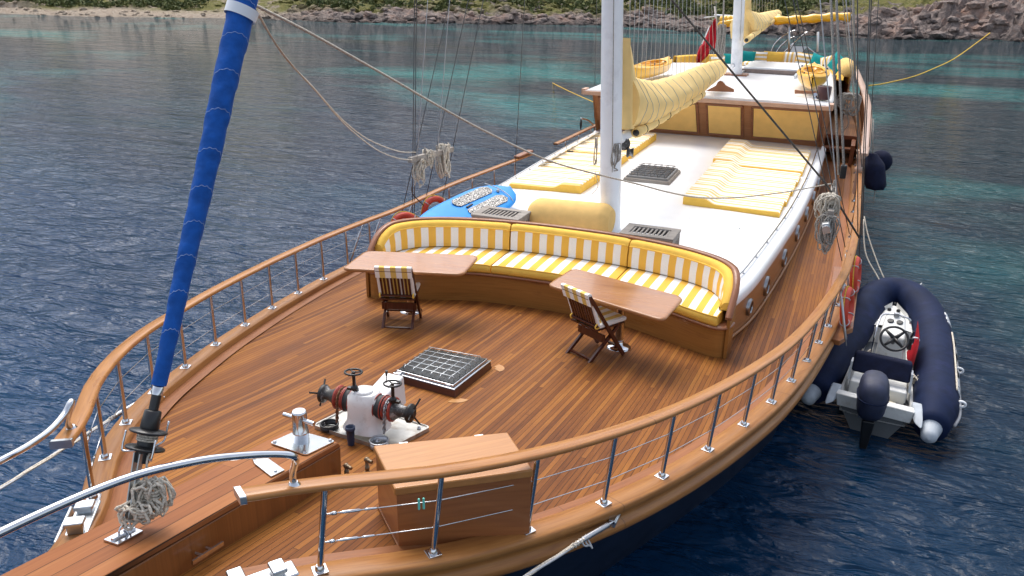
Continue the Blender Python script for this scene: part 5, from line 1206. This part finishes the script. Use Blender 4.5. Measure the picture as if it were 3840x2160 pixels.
# fender lines and mooring lines
line('yellow mooring line running ashore on the open water side', [(-47.473,95.000,0.140),(-46.073,93.032,-0.211),(-44.114,90.571,-0.412),(-34.332,77.571,-1.071),(-20.198,55.718,-0.961),(-10.722,37.618,0.094),(-6.765,28.676,0.931),(-3.016,19.000,2.063)], [.045-.0012*k for k in range(29)], ropey, 'mooring line', name='mooring_line', k=4)
line('yellow mooring line running from the stern quarter to the shore rocks', [(3.451,22.000,2.587),(4.111,30.668,1.781),(5.639,43.807,0.804),(7.124,53.630,0.373),(8.936,63.747,0.191),(11.104,74.880,0.468),(13.077,84.000,0.957)], [.016+.0012*k for k in range(25)], ropey, 'mooring line', name='mooring_line', k=4)
# life rings
def lifebuoy(c, ax, label):
    t = thing('lifebuoy', label, 'lifebuoy', tuple(c), 'orange lifebuoys hung along the rails'); c = V(c)
    obj('ring', MB().torus(c, .215, .052, ax, 40, 12), orange, t)
    q = V(ax).normalized().to_track_quat('Z','Y').to_matrix()
    for k in range(4):
        a = R(45+90*k); p = c+q@Vector((.215*math.cos(a), .215*math.sin(a), 0)); tg = q@Vector((-math.sin(a), math.cos(a), 0)); obj('grab_band', MB().torus(p, .054, .008, tg, 16, 5), wirel, t)
    obj('grab_line', MB().tube([c+q@Vector((.275*math.cos(a)*(1+.04*math.sin(4*a)), .275*math.sin(a)*(1+.04*math.sin(4*a)), 0)) for a in [2*math.pi*k/40 for k in range(40)]], .008, 5, closed=True), ropey, t)
lifebuoy((3.53,8.45,1.30), (1,-.15,.12), 'orange lifebuoy hung outside the rail above the dinghy, the nearer one')
lifebuoy((3.60,9.75,1.32), (1,-.1,.12), 'red orange lifebuoy hung outside the rail above the dinghy, the farther one')
lifebuoy((-3.12,8.85,1.4), (.8,-.6,.1), 'orange lifebuoy inside the open water rail, the one nearer the sofa')
lifebuoy((-3.12,9.9,1.42), (.85,-.5,.1), 'orange lifebuoy inside the open water rail, the one beside the paddle board')
# navy fender covers hung outside
t = thing('fender', 'large navy fabric covered fender hanging outside the dinghy side rail', 'fender', (3.778,19.693,1.300))
a = V((3.720,16.500,1.820)); b = V((3.868,16.300,1.168)); d_ = b-a
secs = []
for i in range(13):
    u = i/12; r = .22*(.35+.65*min(1, u*3.2))*(1 if u < .93 else .85); c = a+d_*u; secs.append([c+Vector((math.cos(q)*r*(1+.05*math.sin(3*q)), math.sin(q)*r, .04*math.sin(q*5)*(1 if i == 12 else 0))) for q in [2*math.pi*k/20 for k in range(20)]])
obj('fender_body', MB().loft(secs, caps=True), navyc, t)
obj('fender_ball', MB().ball(a+Vector((.2,.8,-.3)), .24, 16, 10), navyc, t)
obj('hanging_rope', MB().tube([a, a+Vector((-.1,.1,.7))], .012, 6), ropeg, t); obj('rope_tail', MB().tube([b, b+Vector((.02,-.05,-.35))], .01, 5), ropeg, t)
# shroud rigging screws outside the rail
for sd in (1, -1):
    for y in (8.0, 8.55, 9.6):
        mb = MB(); a = Vector((sd*3.58, y-.1, 1.0)); b = Vector((sd*3.42, y+.1, 1.62)); mb.tube([a, a.lerp(b,.1), a.lerp(b,.12), a.lerp(b,.85), a.lerp(b,.87), b], [.008,.008,.017,.015,.008,.006], 8); obj('rigging_screw', mb, alu, gulet)
# starboard davit hook
pts = cr([(-3.100,19.047,1.288), (-3.100,18.980,1.478), (-3.100,18.456,1.711), (-3.100,17.839,1.851)], 5); t = thing('davit_hook', 'small bent steel davit with black hook on the open water rail', 'davit', tuple(pts[0])); obj('davit_arm', MB().tube(pts, .022, 8), chrome, t); obj('hook', MB().tube([pts[-1], pts[-1]-Vector((0,0,.12)), pts[-1]-Vector((0,0,.28))], [.008,.035,.012], 8), black, t)

# ================================================================ UPPER ROOF AND STERN
RZ = 2.715
def kayak(c, L_, w_, h_, label, yaw=0):
    c = V(c); t = thing('kayak', label, 'kayak', tuple(c), 'yellow kayaks on the upper roof'); rm = Matrix.Rotation(yaw, 3, 'Z')
    hull = []; deck = []; N2 = 33
    def wd(u): return max(.012, w_*(1-abs(2*u-1)**2.2)**.8)
    for i in range(N2):
        u = i/(N2-1); y = (u-.5)*L_; w2 = wd(u); k = .06*abs(2*u-1)**3; row = []
        for j in range(15):
            a = math.pi*j/14; row.append(c+rm@Vector((w2*math.cos(a), y, h_*(.55-.55*abs(math.sin(a))**.6)+k+.0)))
        hull.append(row)
        rowd = []
        for j in range(17):
            v = j/8-1; el = ((u-.52)/.29)**2+(v/.74)**2; inn = min(1, max(0, (1-el)*3.2)); rowd.append(c+rm@Vector((w2*v, y, h_*.55+k+(.05*(1-v*v))*(1-inn)-.19*inn)))
        deck.append(rowd)
    obj('hull', MB().loft(hull, closed=False), kay if True else kay, t, sub=1); obj('top_deck', MB().loft(deck, closed=False), kay, t)
    obj('gunwale', MB().tube([hull[i][0] for i in range(N2)]+[hull[i][14] for i in range(N2-1, -1, -1)], .02, 8), kay, t)
    rim = [c+rm@Vector((math.cos(a)*w_*.7, (.02+math.sin(a)*.27)*L_, h_*.55+.05)) for a in [2*math.pi*k/28 for k in range(28)]]
    obj('cockpit_rim', MB().tube(rim, .022, 8, closed=True), kay, t)
    for k in range(6):
        q = c+rm@Vector((wd(.16+.13*k)*.86*(1 if k % 2 else -1), (.16+.13*k-.5)*L_, h_*.55+.09)); obj('fitting', MB().ball(q, .022, 8, 6), black, t)
kayak((2.17, 19.6, RZ+.1), 3.3, .36, .5, 'yellow kayak lying on the upper roof above the dinghy side deck', R(3))
kayak((-1.75, 19.4, RZ+.1), 3.2, .34, .5, 'yellow kayak lying on the upper roof behind the furled mainsail', R(-3))
def cradle(pts, label, y):
    P = [Vector(p) for p in pts]; mb = MB(); n = len(P); a = [p for p in P]; b = [p+Vector((0,.06,0)) for p in P]
    mb.add(a+b, [tuple(range(n)), tuple(range(2*n-1, n-1, -1))]+[(k, n+k, n+(k+1) % n, (k+1) % n) for k in range(n)])
    tag(obj('kayak_cradle', mb, trimw, bevel=.006), label, 'cradle', 'wooden kayak cradles on the upper roof')
cradle([(-0.008,17.450,2.761),(0.206,17.450,2.891),(0.251,17.450,2.982),(0.301,17.450,3.012),(0.358,17.450,2.988),(0.437,17.450,2.913),(0.548,17.450,2.866),(0.623,17.450,2.835),(0.629,17.450,2.774)], 'ogee shaped wooden cradle board under the furled mainsail end', 17.5)
cradle([(1.919,17.900,2.766),(1.908,17.900,2.854),(2.046,17.900,2.844),(2.303,17.900,2.843),(2.429,17.900,2.850),(2.436,17.900,2.798)], 'low wooden cradle board under the front of the right kayak', 17.9)
tag(obj('wooden_tub', MB().lathe([(.13,0),(.15,.28),(.13,.29),(.12,.1)], (2.556,17.599,2.720), (0,0,1), 8), mk('dark_red_wood', (.06,.015,.012), .4)), 'small dark brown wooden tub on the corner of the upper roof', 'tub')
mb = MB(); q = V((2.381,17.566,2.730)); mb.lathe([(.06,0),(.055,.03),(.03,.05)], q, (0,0,1), 14); mb.cyl(q+Vector((0,0,.05)), q+Vector((0,-.1,.1)), .04); tag(obj('horn', mb, chrome), 'small steel deck horn beside the dark wooden tub', 'horn')
t = thing('sliding_hatch', 'white sliding companion hatch with brown front strip and two grey rails', 'hatch', (.9, 23.5, RZ))
obj('hatch_box', MB().hexa([(.15,22.3,RZ),(1.65,22.3,RZ),(1.65,24.3,RZ),(.15,24.3,RZ)], [(.17,22.32,RZ+.17),(1.63,22.32,RZ+.17),(1.63,24.3,RZ+.17),(.17,24.3,RZ+.17)]), white, t, bevel=.02)
obj('front_strip', MB().box((.9,22.27,RZ+.07), (1.56,.04,.11)), mk('weathered_strip', (.2,.15,.13), .6, var=.2), t, bevel=.005)
for x in (.2, 1.62): obj('slide_rail', MB().box((x,21.9,RZ+.06), (.05,.8,.05)), satin, t)
# stern seating
zs = 2.38
t = thing('stern_bench', 'curved stern bench with yellow upholstery at the back of the boat', 'bench', (.9, 26, zs))
secs = []
SP = [(-2.3,24.6),(-1.9,25.3),(-1.0,26.0),(.2,26.35),(1.4,26.25),(2.3,25.7),(2.75,24.9),(2.95,23.9)]
SP3 = cr([(x, y, 0) for x, y in SP], 5)
for i, p in enumerate(SP3):
    a = SP3[max(0, i-1)]; b = SP3[min(len(SP3)-1, i+1)]; n = (b-a).normalized(); n = Vector((n.y, -n.x, 0)); secs.append([p+n*o+Vector((0,0,z)) for o, z in ((0,2.4),(0,2.86),(.03,2.89),(.12,2.88),(.15,2.84),(.16,2.5),(.7,2.48),(.72,2.42),(.72,2.36))])
obj('upholstery', MB().loft(secs, closed=False), yel2, t)
obj('bench_base', MB().loft([[r[8], Vector((r[8].x, r[8].y, 1.45))] for r in secs], closed=False), trimw, t)
obj('back_panel', MB().loft([[r[0]+Vector((0,.02,.47)), Vector((r[0].x, r[0].y+.02, 1.3))] for r in secs], closed=False), trimw, t)
def cushion(c, w_, h_, rz, tilt, mat, label):
    c = V(c); m = Matrix.Rotation(rz, 3, 'Z')@Matrix.Rotation(R(-12), 3, 'X')@Matrix.Rotation(R(tilt), 3, 'Y'); vs = []; n = 8; mb = MB()
    for s_ in (-1, 1):
        g = []
        for i in range(n+1):
            row = []
            for j in range(n+1):
                u, v = i/n*2-1, j/n*2-1; th = .075*(max(0, (1-abs(u)**2.5))*(max(0, 1-abs(v)**2.5)))**.5; k = 1-.07*(1-abs(u*v))
                row.append(c+m@Vector((u*w_/2*k, s_*th, v*h_/2*k)))
            g.append(row)
        mb.add([p for r in g for p in r], [(i*(n+1)+j, (i+1)*(n+1)+j, (i+1)*(n+1)+j+1, i*(n+1)+j+1)[::s_] for i in range(n) for j in range(n)], [(i/n*w_, j/n*h_) for i in range(n+1) for j in range(n+1)], True)
    tag(obj('throw_cushion', mb, mat), label, 'cushion', 'scatter cushions on the stern bench')
for p, w_, h_, rz, tl, mat, lb in (
    ((-0.582,25.000,2.800), .5,.42,R(25),0,teal,'teal cushion showing on the open water side of the mizzen mast'),
    ((-0.871,24.400,2.764), .5,.42,R(40),0,strip_v,'striped cushion farthest to the open water side of the stern bench'),
    ((-0.145,25.500,2.840), .48,.46,R(14),4,teal,'teal cushion just beside the mizzen mast on the dinghy side'),
    ((0.207,25.700,2.853), .46,.4,R(8),0,strip_v,'striped cushion with level stripes between teal and plain yellow cushions'),
    ((0.666,25.800,2.866), .72,.4,0,0,yel2,'long plain golden cushion in the middle of the stern bench'),
    ((1.105,25.700,2.883), .42,.4,R(-5),0,strip_k,'striped cushion with upright stripes right of the long golden cushion'),
    ((1.558,25.300,2.889), .5,.42,R(-14),6,strip_v,'striped cushion with level stripes left of a tilted teal cushion'),
    ((1.968,24.800,2.892), .46,.44,R(-25),14,teal,'tilted teal cushion between two striped cushions'),
    ((2.242,24.500,2.885), .44,.42,R(-40),-16,strip_k,'striped cushion squeezed between the two right teal cushions'),
    ((2.534,24.100,2.956), .5,.5,R(-45),28,teal,'teal cushion standing on its corner near the quarter rail')):
    cushion(p, w_, h_, rz, tl, mat, lb)
for p, w_, lb in (((0.124,24.400,2.789), .5, 'low checked seat pad in front of the teal cushion'), ((1.803,24.000,2.839), .6, 'low checked seat pad in front of the tilted teal cushion')):
    tag(obj('seat_pad', MB().box(p, (w_,.5,.09)), strip_k, bevel=.03), lb, 'cushion', 'low pads on the stern bench')
tag(obj('bolster', MB().tube([(2.727,23.200,3.019), (2.847,22.900,2.966), (2.979,22.200,2.891)], [.2,.24,.2], 16), yel, sub=1), 'fat pale yellow bolster leaning by the quarter rail', 'cushion')
t = thing('side_bench', 'yellow cushioned side bench beside the quarter rail', 'bench', (2.576,29.639,2.100)); q = V((2.602,29.653,2.100)); obj('seat_pad', MB().box(q, (.62,1.2,.12)), yel2, t, bevel=.03); obj('bench_box', MB().box(q+Vector((0,0,-.34)), (.66,1.3,.52)), trimw, t, bevel=.01)
t = thing('deck_winch', 'small yellow winch with black drum on the aft side deck', 'winch', (2.791,29.227,1.520)); q = V((2.788,29.398,1.500))
obj('winch_body', MB().lathe([(.16,0),(.16,.04),(.1,.06),(.09,.2),(.13,.24),(.12,.28)], q, (0,0,1), 16), ropey, t); obj('winch_drum', MB().lathe([(.09,0),(.07,.05),(.07,.12),(.09,.16)], q+Vector((0,0,.28)), (0,0,1), 16), black, t)
tag(obj('rope_heap', MB().tube([q+Vector((.16*math.cos(k*.7)*(1-.01*k), .16*math.sin(k*.7)*(1-.01*k)-.2, .01+.003*k)) for k in range(30)], .02, 6), ropey), 'coil of yellow rope on the aft deck beside the small winch', 'rope coil')
# flag
t = thing('ensign', 'dark red flag hanging from a slanted staff at the stern', 'flag', (-1.103,25.000,4.104))
a, b = V((-1.202,25.000,4.241)), V((-0.888,25.000,2.809)); obj('flag_staff', MB().tube([b, a+(a-b)*.1], .025, 8), mk('staff_pale', (.5,.45,.4), .5), t); obj('staff_arm', MB().tube([(-1.524,25.000,4.045), (-1.175,25.000,4.090)], .012, 5), mastm, t)
E_ = [(1800,44,1800,44),(1788,62,1801,75),(1776,90,1803,105),(1768,108,1801,120),(1760,114,1786,122),(1753,132,1779,140),(1751,148,1768,152),(1752,160,1762,158)]
L_ = [(-1.182,25.000,4.043),(-1.304,25.000,3.793),(-1.409,25.000,3.481),(-1.488,25.000,3.263),(-1.578,25.000,3.163),(-1.634,25.000,2.968),(-1.656,25.000,2.797),(-1.620,25.000,2.677)]; Rr_ = [(-1.136,24.900,3.990),(-1.085,24.900,3.594),(-1.045,24.900,3.311),(-1.054,24.900,3.156),(-1.222,24.900,3.125),(-1.289,24.900,2.919),(-1.413,24.900,2.792),(-1.480,24.900,2.716)]
secs = [[V(l).lerp(V(r), k/6)+Vector((0, .08*math.sin(k*1.9+i*.5), 0)) for k in range(7)] for i, (l, r) in enumerate(zip(L_, Rr_))]
fl = obj('flag_cloth', MB().loft(secs, closed=False), red, t); so_ = fl.modifiers.new('s', 'SOLIDIFY'); so_.thickness = .01
obj('white_edge', MB().tube([V(p)+Vector((-.02,-.03,0)) for p in L_[1:4]], .02, 5), white, t)
# rolled awning across the stern
t = thing('rolled_awning', 'bright golden rolled awning on a pale pole across the stern', 'awning', (-0.219,27.000,3.996))
for pts in ([(-1.332,27.000,3.875),(-1.102,27.000,3.907),(-0.719,27.000,3.931)], [(0.390,27.000,3.928),(1.024,27.000,3.972),(1.740,27.000,4.042),(2.324,27.000,4.107),(2.677,27.000,4.094)]):
    S = resample(cr(pts, 4), 22); obj('awning_roll', MB().tube(S, [.13+.02*math.sin(i*1.3) for i in range(22)], 12), kay, t)
obj('awning_roll_end', MB().tube(cr([(-0.600,26.900,3.902),(-1.000,26.900,3.814),(-1.303,26.900,3.755),(-1.383,26.900,3.777)], 4), [.12]*12+[.06], 10), kay, t)
obj('awning_pole', MB().tube([(-1.573,27.100,4.040),(0.521,27.100,3.989),(2.780,27.100,4.164)], .03, 8), mastm, t)
for pts in ([(1.842,27.000,3.024),(1.771,27.000,3.633)], [(0.996,27.000,2.737),(0.845,27.000,3.942)]): obj('awning_post', MB().tube(pts, .035, 8), mastm if pts[0][0] > 1.3 else satin, t)
t = thing('stern_arch', 'curved stainless tube frame with a pale clear panel behind the stern bench', 'arch', (0.933,28.000,3.040))
for pts in ([(0.291,28.000,2.805),(0.383,28.000,3.120),(0.609,28.000,3.386),(0.869,28.000,3.548),(1.014,28.000,3.604)], [(0.446,28.000,2.812),(0.606,28.000,3.091),(0.835,28.000,3.318),(1.015,28.000,3.401)], [(0.857,28.000,2.830),(0.984,28.000,3.145),(1.204,28.000,3.408),(1.397,28.000,3.567)], [(0.635,28.500,2.783),(0.999,28.500,3.204),(1.341,28.500,3.539)], [(1.435,28.000,3.087),(1.684,28.000,2.919),(1.876,28.000,2.800)]):
    obj('frame_tube', MB().tube(cr(pts, 4), .022, 6), chrome, t)
obj('clear_panel', MB().hexa([(0.883,28.200,2.790),(1.206,28.200,2.779),(1.205,28.200,2.792),(0.881,28.200,2.803)], [(0.962,28.400,3.053),(1.411,28.400,3.059),(1.409,28.400,3.071),(0.960,28.400,3.066)]), mk('clear_grey', (.4,.42,.44), .3), t)
# ================================================================ INFLATABLE DINGHY
t = thing('inflatable_dinghy', 'navy inflatable dinghy with white console hull moored beside the boat', 'dinghy', (4.0, 9.5, .1))
CT = [(4.58,7.2,.26),(4.62,7.45,.30),(4.69,8.0,.36),(4.74,9.0,.38),(4.77,9.9,.39),(4.74,10.6,.43),(4.65,11.1,.48),(4.48,11.42,.52),(4.28,11.5,.53),(4.08,11.4,.52),(3.92,11.05,.48),(3.8,10.5,.43),(3.68,9.9,.39),(3.55,9.3,.38),(3.43,8.7,.37),(3.31,8.1,.33),(3.26,7.85,.3),(3.22,7.6,.26)]
CP = resample(cr(CT, 6), 90); nC = len(CP)
def tr(i): e = min(i, nC-1-i)/(nC-1)*12; return .09+.17*min(1, e/1.0)**.7
obj('tube', MB().tube(CP[3:-3], [tr(i) for i in range(3, nC-3)], 24), navy, t)
for sl_ in (CP[:5], CP[-5:][::-1]): 
    d = (sl_[0]-sl_[4]).normalized(); obj('tube_cone', MB().lathe([(.155,0),(.12,.1),(.095,.22),(.09,.27),(.06,.31),(.001,.33)], sl_[4], d, 20, caps=False), lgrey, t)
def dl(u, v, z):            # dinghy frame: u along (0 transom - 1 bow), v across (-1..1)
    a = Vector((3.56, 7.7, 0)).lerp(Vector((3.98, 10.95, 0)), u); b = Vector((4.42, 7.55, 0)).lerp(Vector((4.52, 10.95, 0)), u); p = a.lerp(b, (v+1)/2); p.z = z; return p
hullw_ = []
for i in range(13):
    u = i/12; k = 1 if u < .75 else max(.12, (1-((u-.75)/.25)**2)**.5); z0 = .2+.0*u+(.16*max(0, (u-.75)*4)); hullw_.append([dl(u, v*k, z) for v, z in ((-1,z0+.2),(-.92,z0+.22),(-.86,z0+.02),(0,z0),(.86,z0+.02),(.92,z0+.22),(1,z0+.2))])
obj('inner_hull', MB().loft(hullw_, closed=False, smooth=False), whitep, t)
nose = []
for i in range(9):
    u = .74+.27*i/8; k = max(.05, (1-((u-.72)/.31)**2)**.5); nose.append([dl(u, v*k*.98, .46+.05*(1-v*v)) for v in (-1,-.5,0,.5,1)])
obj('bow_locker', MB().loft(nose, closed=False), whitep, t)
mb = MB(); mb.add([dl(.74,-1,.46), dl(.74,1,.46), dl(.74,1,.2), dl(.74,-1,.2)], [(0,1,2,3)]); obj('locker_face', mb, whitep, t)
for v in (-.2,.25): obj('deck_fitting', MB().ball(dl(.94, v, .52), .03, 8, 6), black, t)
# transom
obj('transom', MB().hexa([dl(-.015,-.95,.3), dl(-.015,.95,.3), dl(.02,.95,.3), dl(.02,-.95,.3)], [dl(-.02,-1.02,.47), dl(-.02,1.02,.47), dl(.02,1.02,.47), dl(.02,-1.02,.47)]), whitep, t, bevel=.015)
obj('hull_bottom', MB().hexa([dl(.0,-.3,-.15), dl(.0,.3,-.15), dl(.7,.2,-.1), dl(.7,-.2,-.1)], [dl(.01,-.9,.3), dl(.01,.9,.3), dl(.8,.8,.21), dl(.8,-.8,.21)]), mk('dinghy_bottom_shaded', (.1,.11,.12), .6), t)  # dark grey carries painted shading below the transom
for v in (-1.1, 1.1): obj('transom_wedge', MB().hexa([dl(-.05,v*.93,.38), dl(-.08,v*1.1,.36), dl(.02,v*1.14,.37), dl(.02,v*.84,.38)], [dl(-.02,v*.92,.46), dl(-.04,v*1.12,.44), dl(.05,v*1.1,.5), dl(.05,v*.84,.5)]), lgrey, t, bevel=.02)
# console
c0 = dl(.36, .12, .2); A_ = [dl(.34,-.32,.2), dl(.34,.62,.2), dl(.52,.6,.2), dl(.52,-.28,.2)]; T_ = [dl(.38,-.28,.82), dl(.38,.58,.82), dl(.51,.5,.97), dl(.51,-.2,.97)]
obj('console', MB().hexa(A_, T_), whitep, t, bevel=.03, seg=3)
def ct(u, v, o=0): a = T_[0].lerp(T_[1], u).lerp(T_[3].lerp(T_[2], u), v); n = (T_[1]-T_[0]).cross(T_[3]-T_[0]).normalized(); return a+n*o
cn = (T_[1]-T_[0]).cross(T_[3]-T_[0]).normalized()
for u in (.3, .72): obj('gauge', MB().lathe([(.04,0),(.042,.01),(.03,.012)], ct(u, .68, .002), cn, 20), black, t)
obj('compass', MB().box(ct(.52, .95, .03), (.07,.05,.05)), alu, t, bevel=.01)
wc_ = dl(.335, .22, .86)+Vector((0,0,0)); wn = Vector((.02,-.72,.7)).normalized(); mb = MB(); mb.torus(wc_, .165, .016, wn, 36, 8)
qm = wn.to_track_quat('Z','Y').to_matrix()
for k in range(4): a = R(45+90*k); mb.tube([wc_, wc_+qm@Vector((math.cos(a)*.165, math.sin(a)*.165, 0))], [.03,.014], 6)
mb.lathe([(.04,-.01),(.04,.01),(.02,.015)], wc_, wn, 16); mb.cyl(wc_, wc_-wn*.14, .025); obj('steering_wheel', mb, black, t)
obj('throttle', MB().box(dl(.38,.72,.8), (.05,.2,.16)).tube([dl(.38,.72,.85), dl(.36,.78,.98)], .015, 6), black, t, bevel=.01)
obj('console_rail', MB().tube(cr([dl(.38,-.42,.4), dl(.4,-.42,.8), dl(.44,-.4,.9), dl(.5,-.3,.96), dl(.51,.2,.98), dl(.5,.62,.96), dl(.5,.68,.9)], 5), .014, 8), chrome, t)
# seat
obj('seat_box', MB().hexa([dl(.1,-.78,.2), dl(.1,.8,.2), dl(.2,.8,.2), dl(.2,-.78,.2)], [dl(.1,-.78,.5), dl(.1,.8,.5), dl(.2,.8,.5), dl(.2,-.78,.5)]), whitep, t, bevel=.02)
obj('bench_back', MB().hexa([dl(.13,-.82,.58), dl(.13,.84,.58), dl(.16,.84,.58), dl(.16,-.82,.58)], [dl(.17,-.82,.8), dl(.17,.84,.8), dl(.2,.84,.8), dl(.2,-.82,.8)]), navyc, t, bevel=.03, seg=3)
for v in (-.84,.86): obj('seat_bracket', MB().hexa([dl(.12,v-.03,.48), dl(.12,v+.03,.48), dl(.2,v+.03,.48), dl(.2,v-.03,.48)], [dl(.14,v-.03,.7), dl(.14,v+.03,.7), dl(.18,v+.03,.7), dl(.18,v-.03,.7)]), alu, t)
obj('tank', MB().ball(dl(.06,.25,.28), .2, 18, 10, (1.2,.6,.6)), mk('tank_cream', (.6,.52,.33), .5, var=.15, scale=6), t)
# outboard motor
m0 = thing('outboard_motor', 'outboard motor under a dark navy fabric cover tilted on the dinghy transom', 'outboard motor', (3.92, 7.2, .7))
secs = []
oc = Vector((3.93, 7.28, .52)); OS = 1.03
for z, rx, ry, oy in ((-.12,.07,.09,.0),(-.06,.13,.17,-.02),(.02,.155,.25,-.04),(.2,.165,.27,-.05),(.33,.16,.26,-.04),(.4,.13,.21,-.02),(.43,.07,.12,-.01),(.435,.01,.02,0)):
    secs.append([oc+OS*Vector((math.copysign(abs(math.cos(a))**.8, math.cos(a))*rx, math.copysign(abs(math.sin(a))**.8, math.sin(a))*ry+oy, z)) for a in [2*math.pi*k/28 for k in range(28)]])
obj('cowling_cover', MB().loft(secs, caps=True), mk('motor_cover_navy', (.018,.024,.055), .6, var=.35, scale=7, bump=.3), m0, sub=1)
obj('cover_seam', MB().tube([oc+OS*Vector((math.copysign(abs(math.cos(a))**.8, math.cos(a))*.167, math.copysign(abs(math.sin(a))**.8, math.sin(a))*.272-.05, .2)) for a in [2*math.pi*k/28 for k in range(28)]], .006, 5, closed=True), navy, m0)
obj('motor_leg', MB().hexa([oc+Vector(p) for p in ((-.035,-.02,-.62),(.035,-.02,-.62),(.035,.16,-.62),(-.035,.16,-.62))], [oc+Vector(p) for p in ((-.07,-.16,-.1),(.07,-.16,-.1),(.07,.1,-.1),(-.07,.1,-.1))]), black, m0, bevel=.02)
obj('clamp_bracket', MB().box(oc+Vector((0,.22,-.12)), (.22,.16,.22)), alu, m0, bevel=.02)
mb = MB(); pc = oc+Vector((0,.1,-.66))
mb.lathe([(.05,0),(.05,.16),(.02,.2)], pc, (0,-1,0), 12)
for k in range(3): a = R(120*k+20); mb.box(pc+Vector((math.cos(a)*.1,-.12,math.sin(a)*.1)), (.1,.01,.08), 0, Matrix.Rotation(-a, 3, 'Y')@Matrix.Rotation(R(35), 3, 'X'))
obj('propeller', mb, alu, m0)
# side details on tubes
def onT(i, ang, k=1.0):
    i = max(1, min(nC-2, i)); p = CP[i]; tt_ = (CP[i+1]-CP[i-1]).normalized(); s_ = tt_.cross(Vector((0,0,1))).normalized(); return p+(s_*math.cos(ang)+Vector((0,0,1))*math.sin(ang))*tr(i)*k
obj('rubbing_strake', MB().tube([onT(i, R(-5), 1.04) for i in range(5, 44)], .022, 6), mk('strake_grey', (.35,.35,.36), .6), t)
obj('grab_rope', MB().tube([onT(i, R(42), 1.06) for i in range(10, 30)], .012, 6), rope, t)
for i in (9, 19): obj('white_handle', MB().torus(onT(i, R(12), 1.06), .05, .016, (0,1,0), 14, 6, .7), white, t)
for i in (12, 17, 23, 28):
    obj('rope_band', MB().tube([onT(i, R(a), 1.03) for a in (-5,10,25,42)], .008, 5), black, t)
# lettering patches on the tube: white strokes
def strokes(i0, i1, n, a0, a1, name):
    for k in range(n):
        i = i0+(i1-i0)*k/(n-1); ii = int(i); z_ = [onT(ii, R(a0), 1.015).lerp(onT(ii+1, R(a0), 1.015), i-ii), onT(ii, R((a0+a1)/2), 1.02).lerp(onT(ii+1, R((a0+a1)/2), 1.02), i-ii), onT(ii, R(a1), 1.015).lerp(onT(ii+1, R(a1), 1.015), i-ii)]
        if k % 2: z_ = z_+[z_[2]+(onT(ii+1, R(a1), 1.015)-onT(ii, R(a1), 1.015))*.5]
        obj(name, MB().tube(z_, .009, 5), white, t)
strokes(11.0, 14.6, 6, 14, 40, 'letter_stroke'); strokes(32.5, 35.5, 5, 25, 48, 'letter_stroke')
# things lying in the dinghy
t2 = coil('coil of pale line lying on the dinghy floor beside the console', dl(.5,-.68,.36), .34, .12, .5, 12, .011, rope, 31, 0, (0,1,0), 'rope coil')
coil('bundle of rope wedged between the dinghy seat and the outer tube', dl(.27,.98,.5), .16, .24, .2, 9, .012, rope, 32, 0, (0,1,0), 'rope coil')
mb = MB(); mb.tube(cr([dl(.14,.62,.42), dl(.1,.9,.36), dl(.03,.75,.4), dl(.06,.5,.34), dl(.12,.7,.34), dl(.04,.95,.38)], 5), .014, 6); tag(obj('fuel_hose', mb, black), 'black fuel hose curled in the stern of the dinghy', 'hose')
g = [dl(.36,1.05,.62), dl(.43,1.12,.78), dl(.52,1.02,.82), dl(.54,.9,.55), dl(.4,.9,.4)]
mb = MB(); A2 = [[dl(.34+.05*i, .86+.1*math.sin(i*1.3), .35+.02*i), dl(.35+.05*i, .97, .55+.03*math.sin(i*2)), dl(.35+.055*i, 1.0+.05*math.sin(i), .72+.04*i)] for i in range(5)]
t3 = thing('folded_flag', 'red flag with white crescent stuffed between the dinghy console and tube', 'flag', tuple(dl(.45,1,.5))); obj('flag_cloth', mb.loft(A2, closed=False), red, t3)
mb = MB(); cc_ = dl(.47, .93, .72); mb.tube([cc_+Vector((-.05*math.cos(R(a)), -.045*math.sin(R(a)), .05*math.sin(R(a)))) for a in range(-60, 241, 25)], [.004]+[.012]*11+[.004], 5); obj('white_crescent', mb, white, t3)
# painter lines holding the dinghy
for pts, lb in (([(3.654,12.500,1.472),(3.775,12.188,1.190),(4.009,11.715,0.817),(4.187,11.405,0.608),(4.277,11.200,0.460)], 'pale mooring line from the boat side to the dinghy bow fitting'), ([(3.644,12.300,1.474),(3.706,11.974,1.173),(3.787,11.745,0.980),(3.986,11.423,0.773),(4.099,11.183,0.604),(4.171,10.900,0.387)], 'slack pale line running over the dinghy tube to its console'), ([(4.701,12.400,0.465),(4.517,11.775,0.428),(4.317,11.100,0.416)], 'short pale line across the bow tube of the dinghy')):
    line(lb, pts, .011, rope if 'short' not in lb else wirel, 'rope', 4)
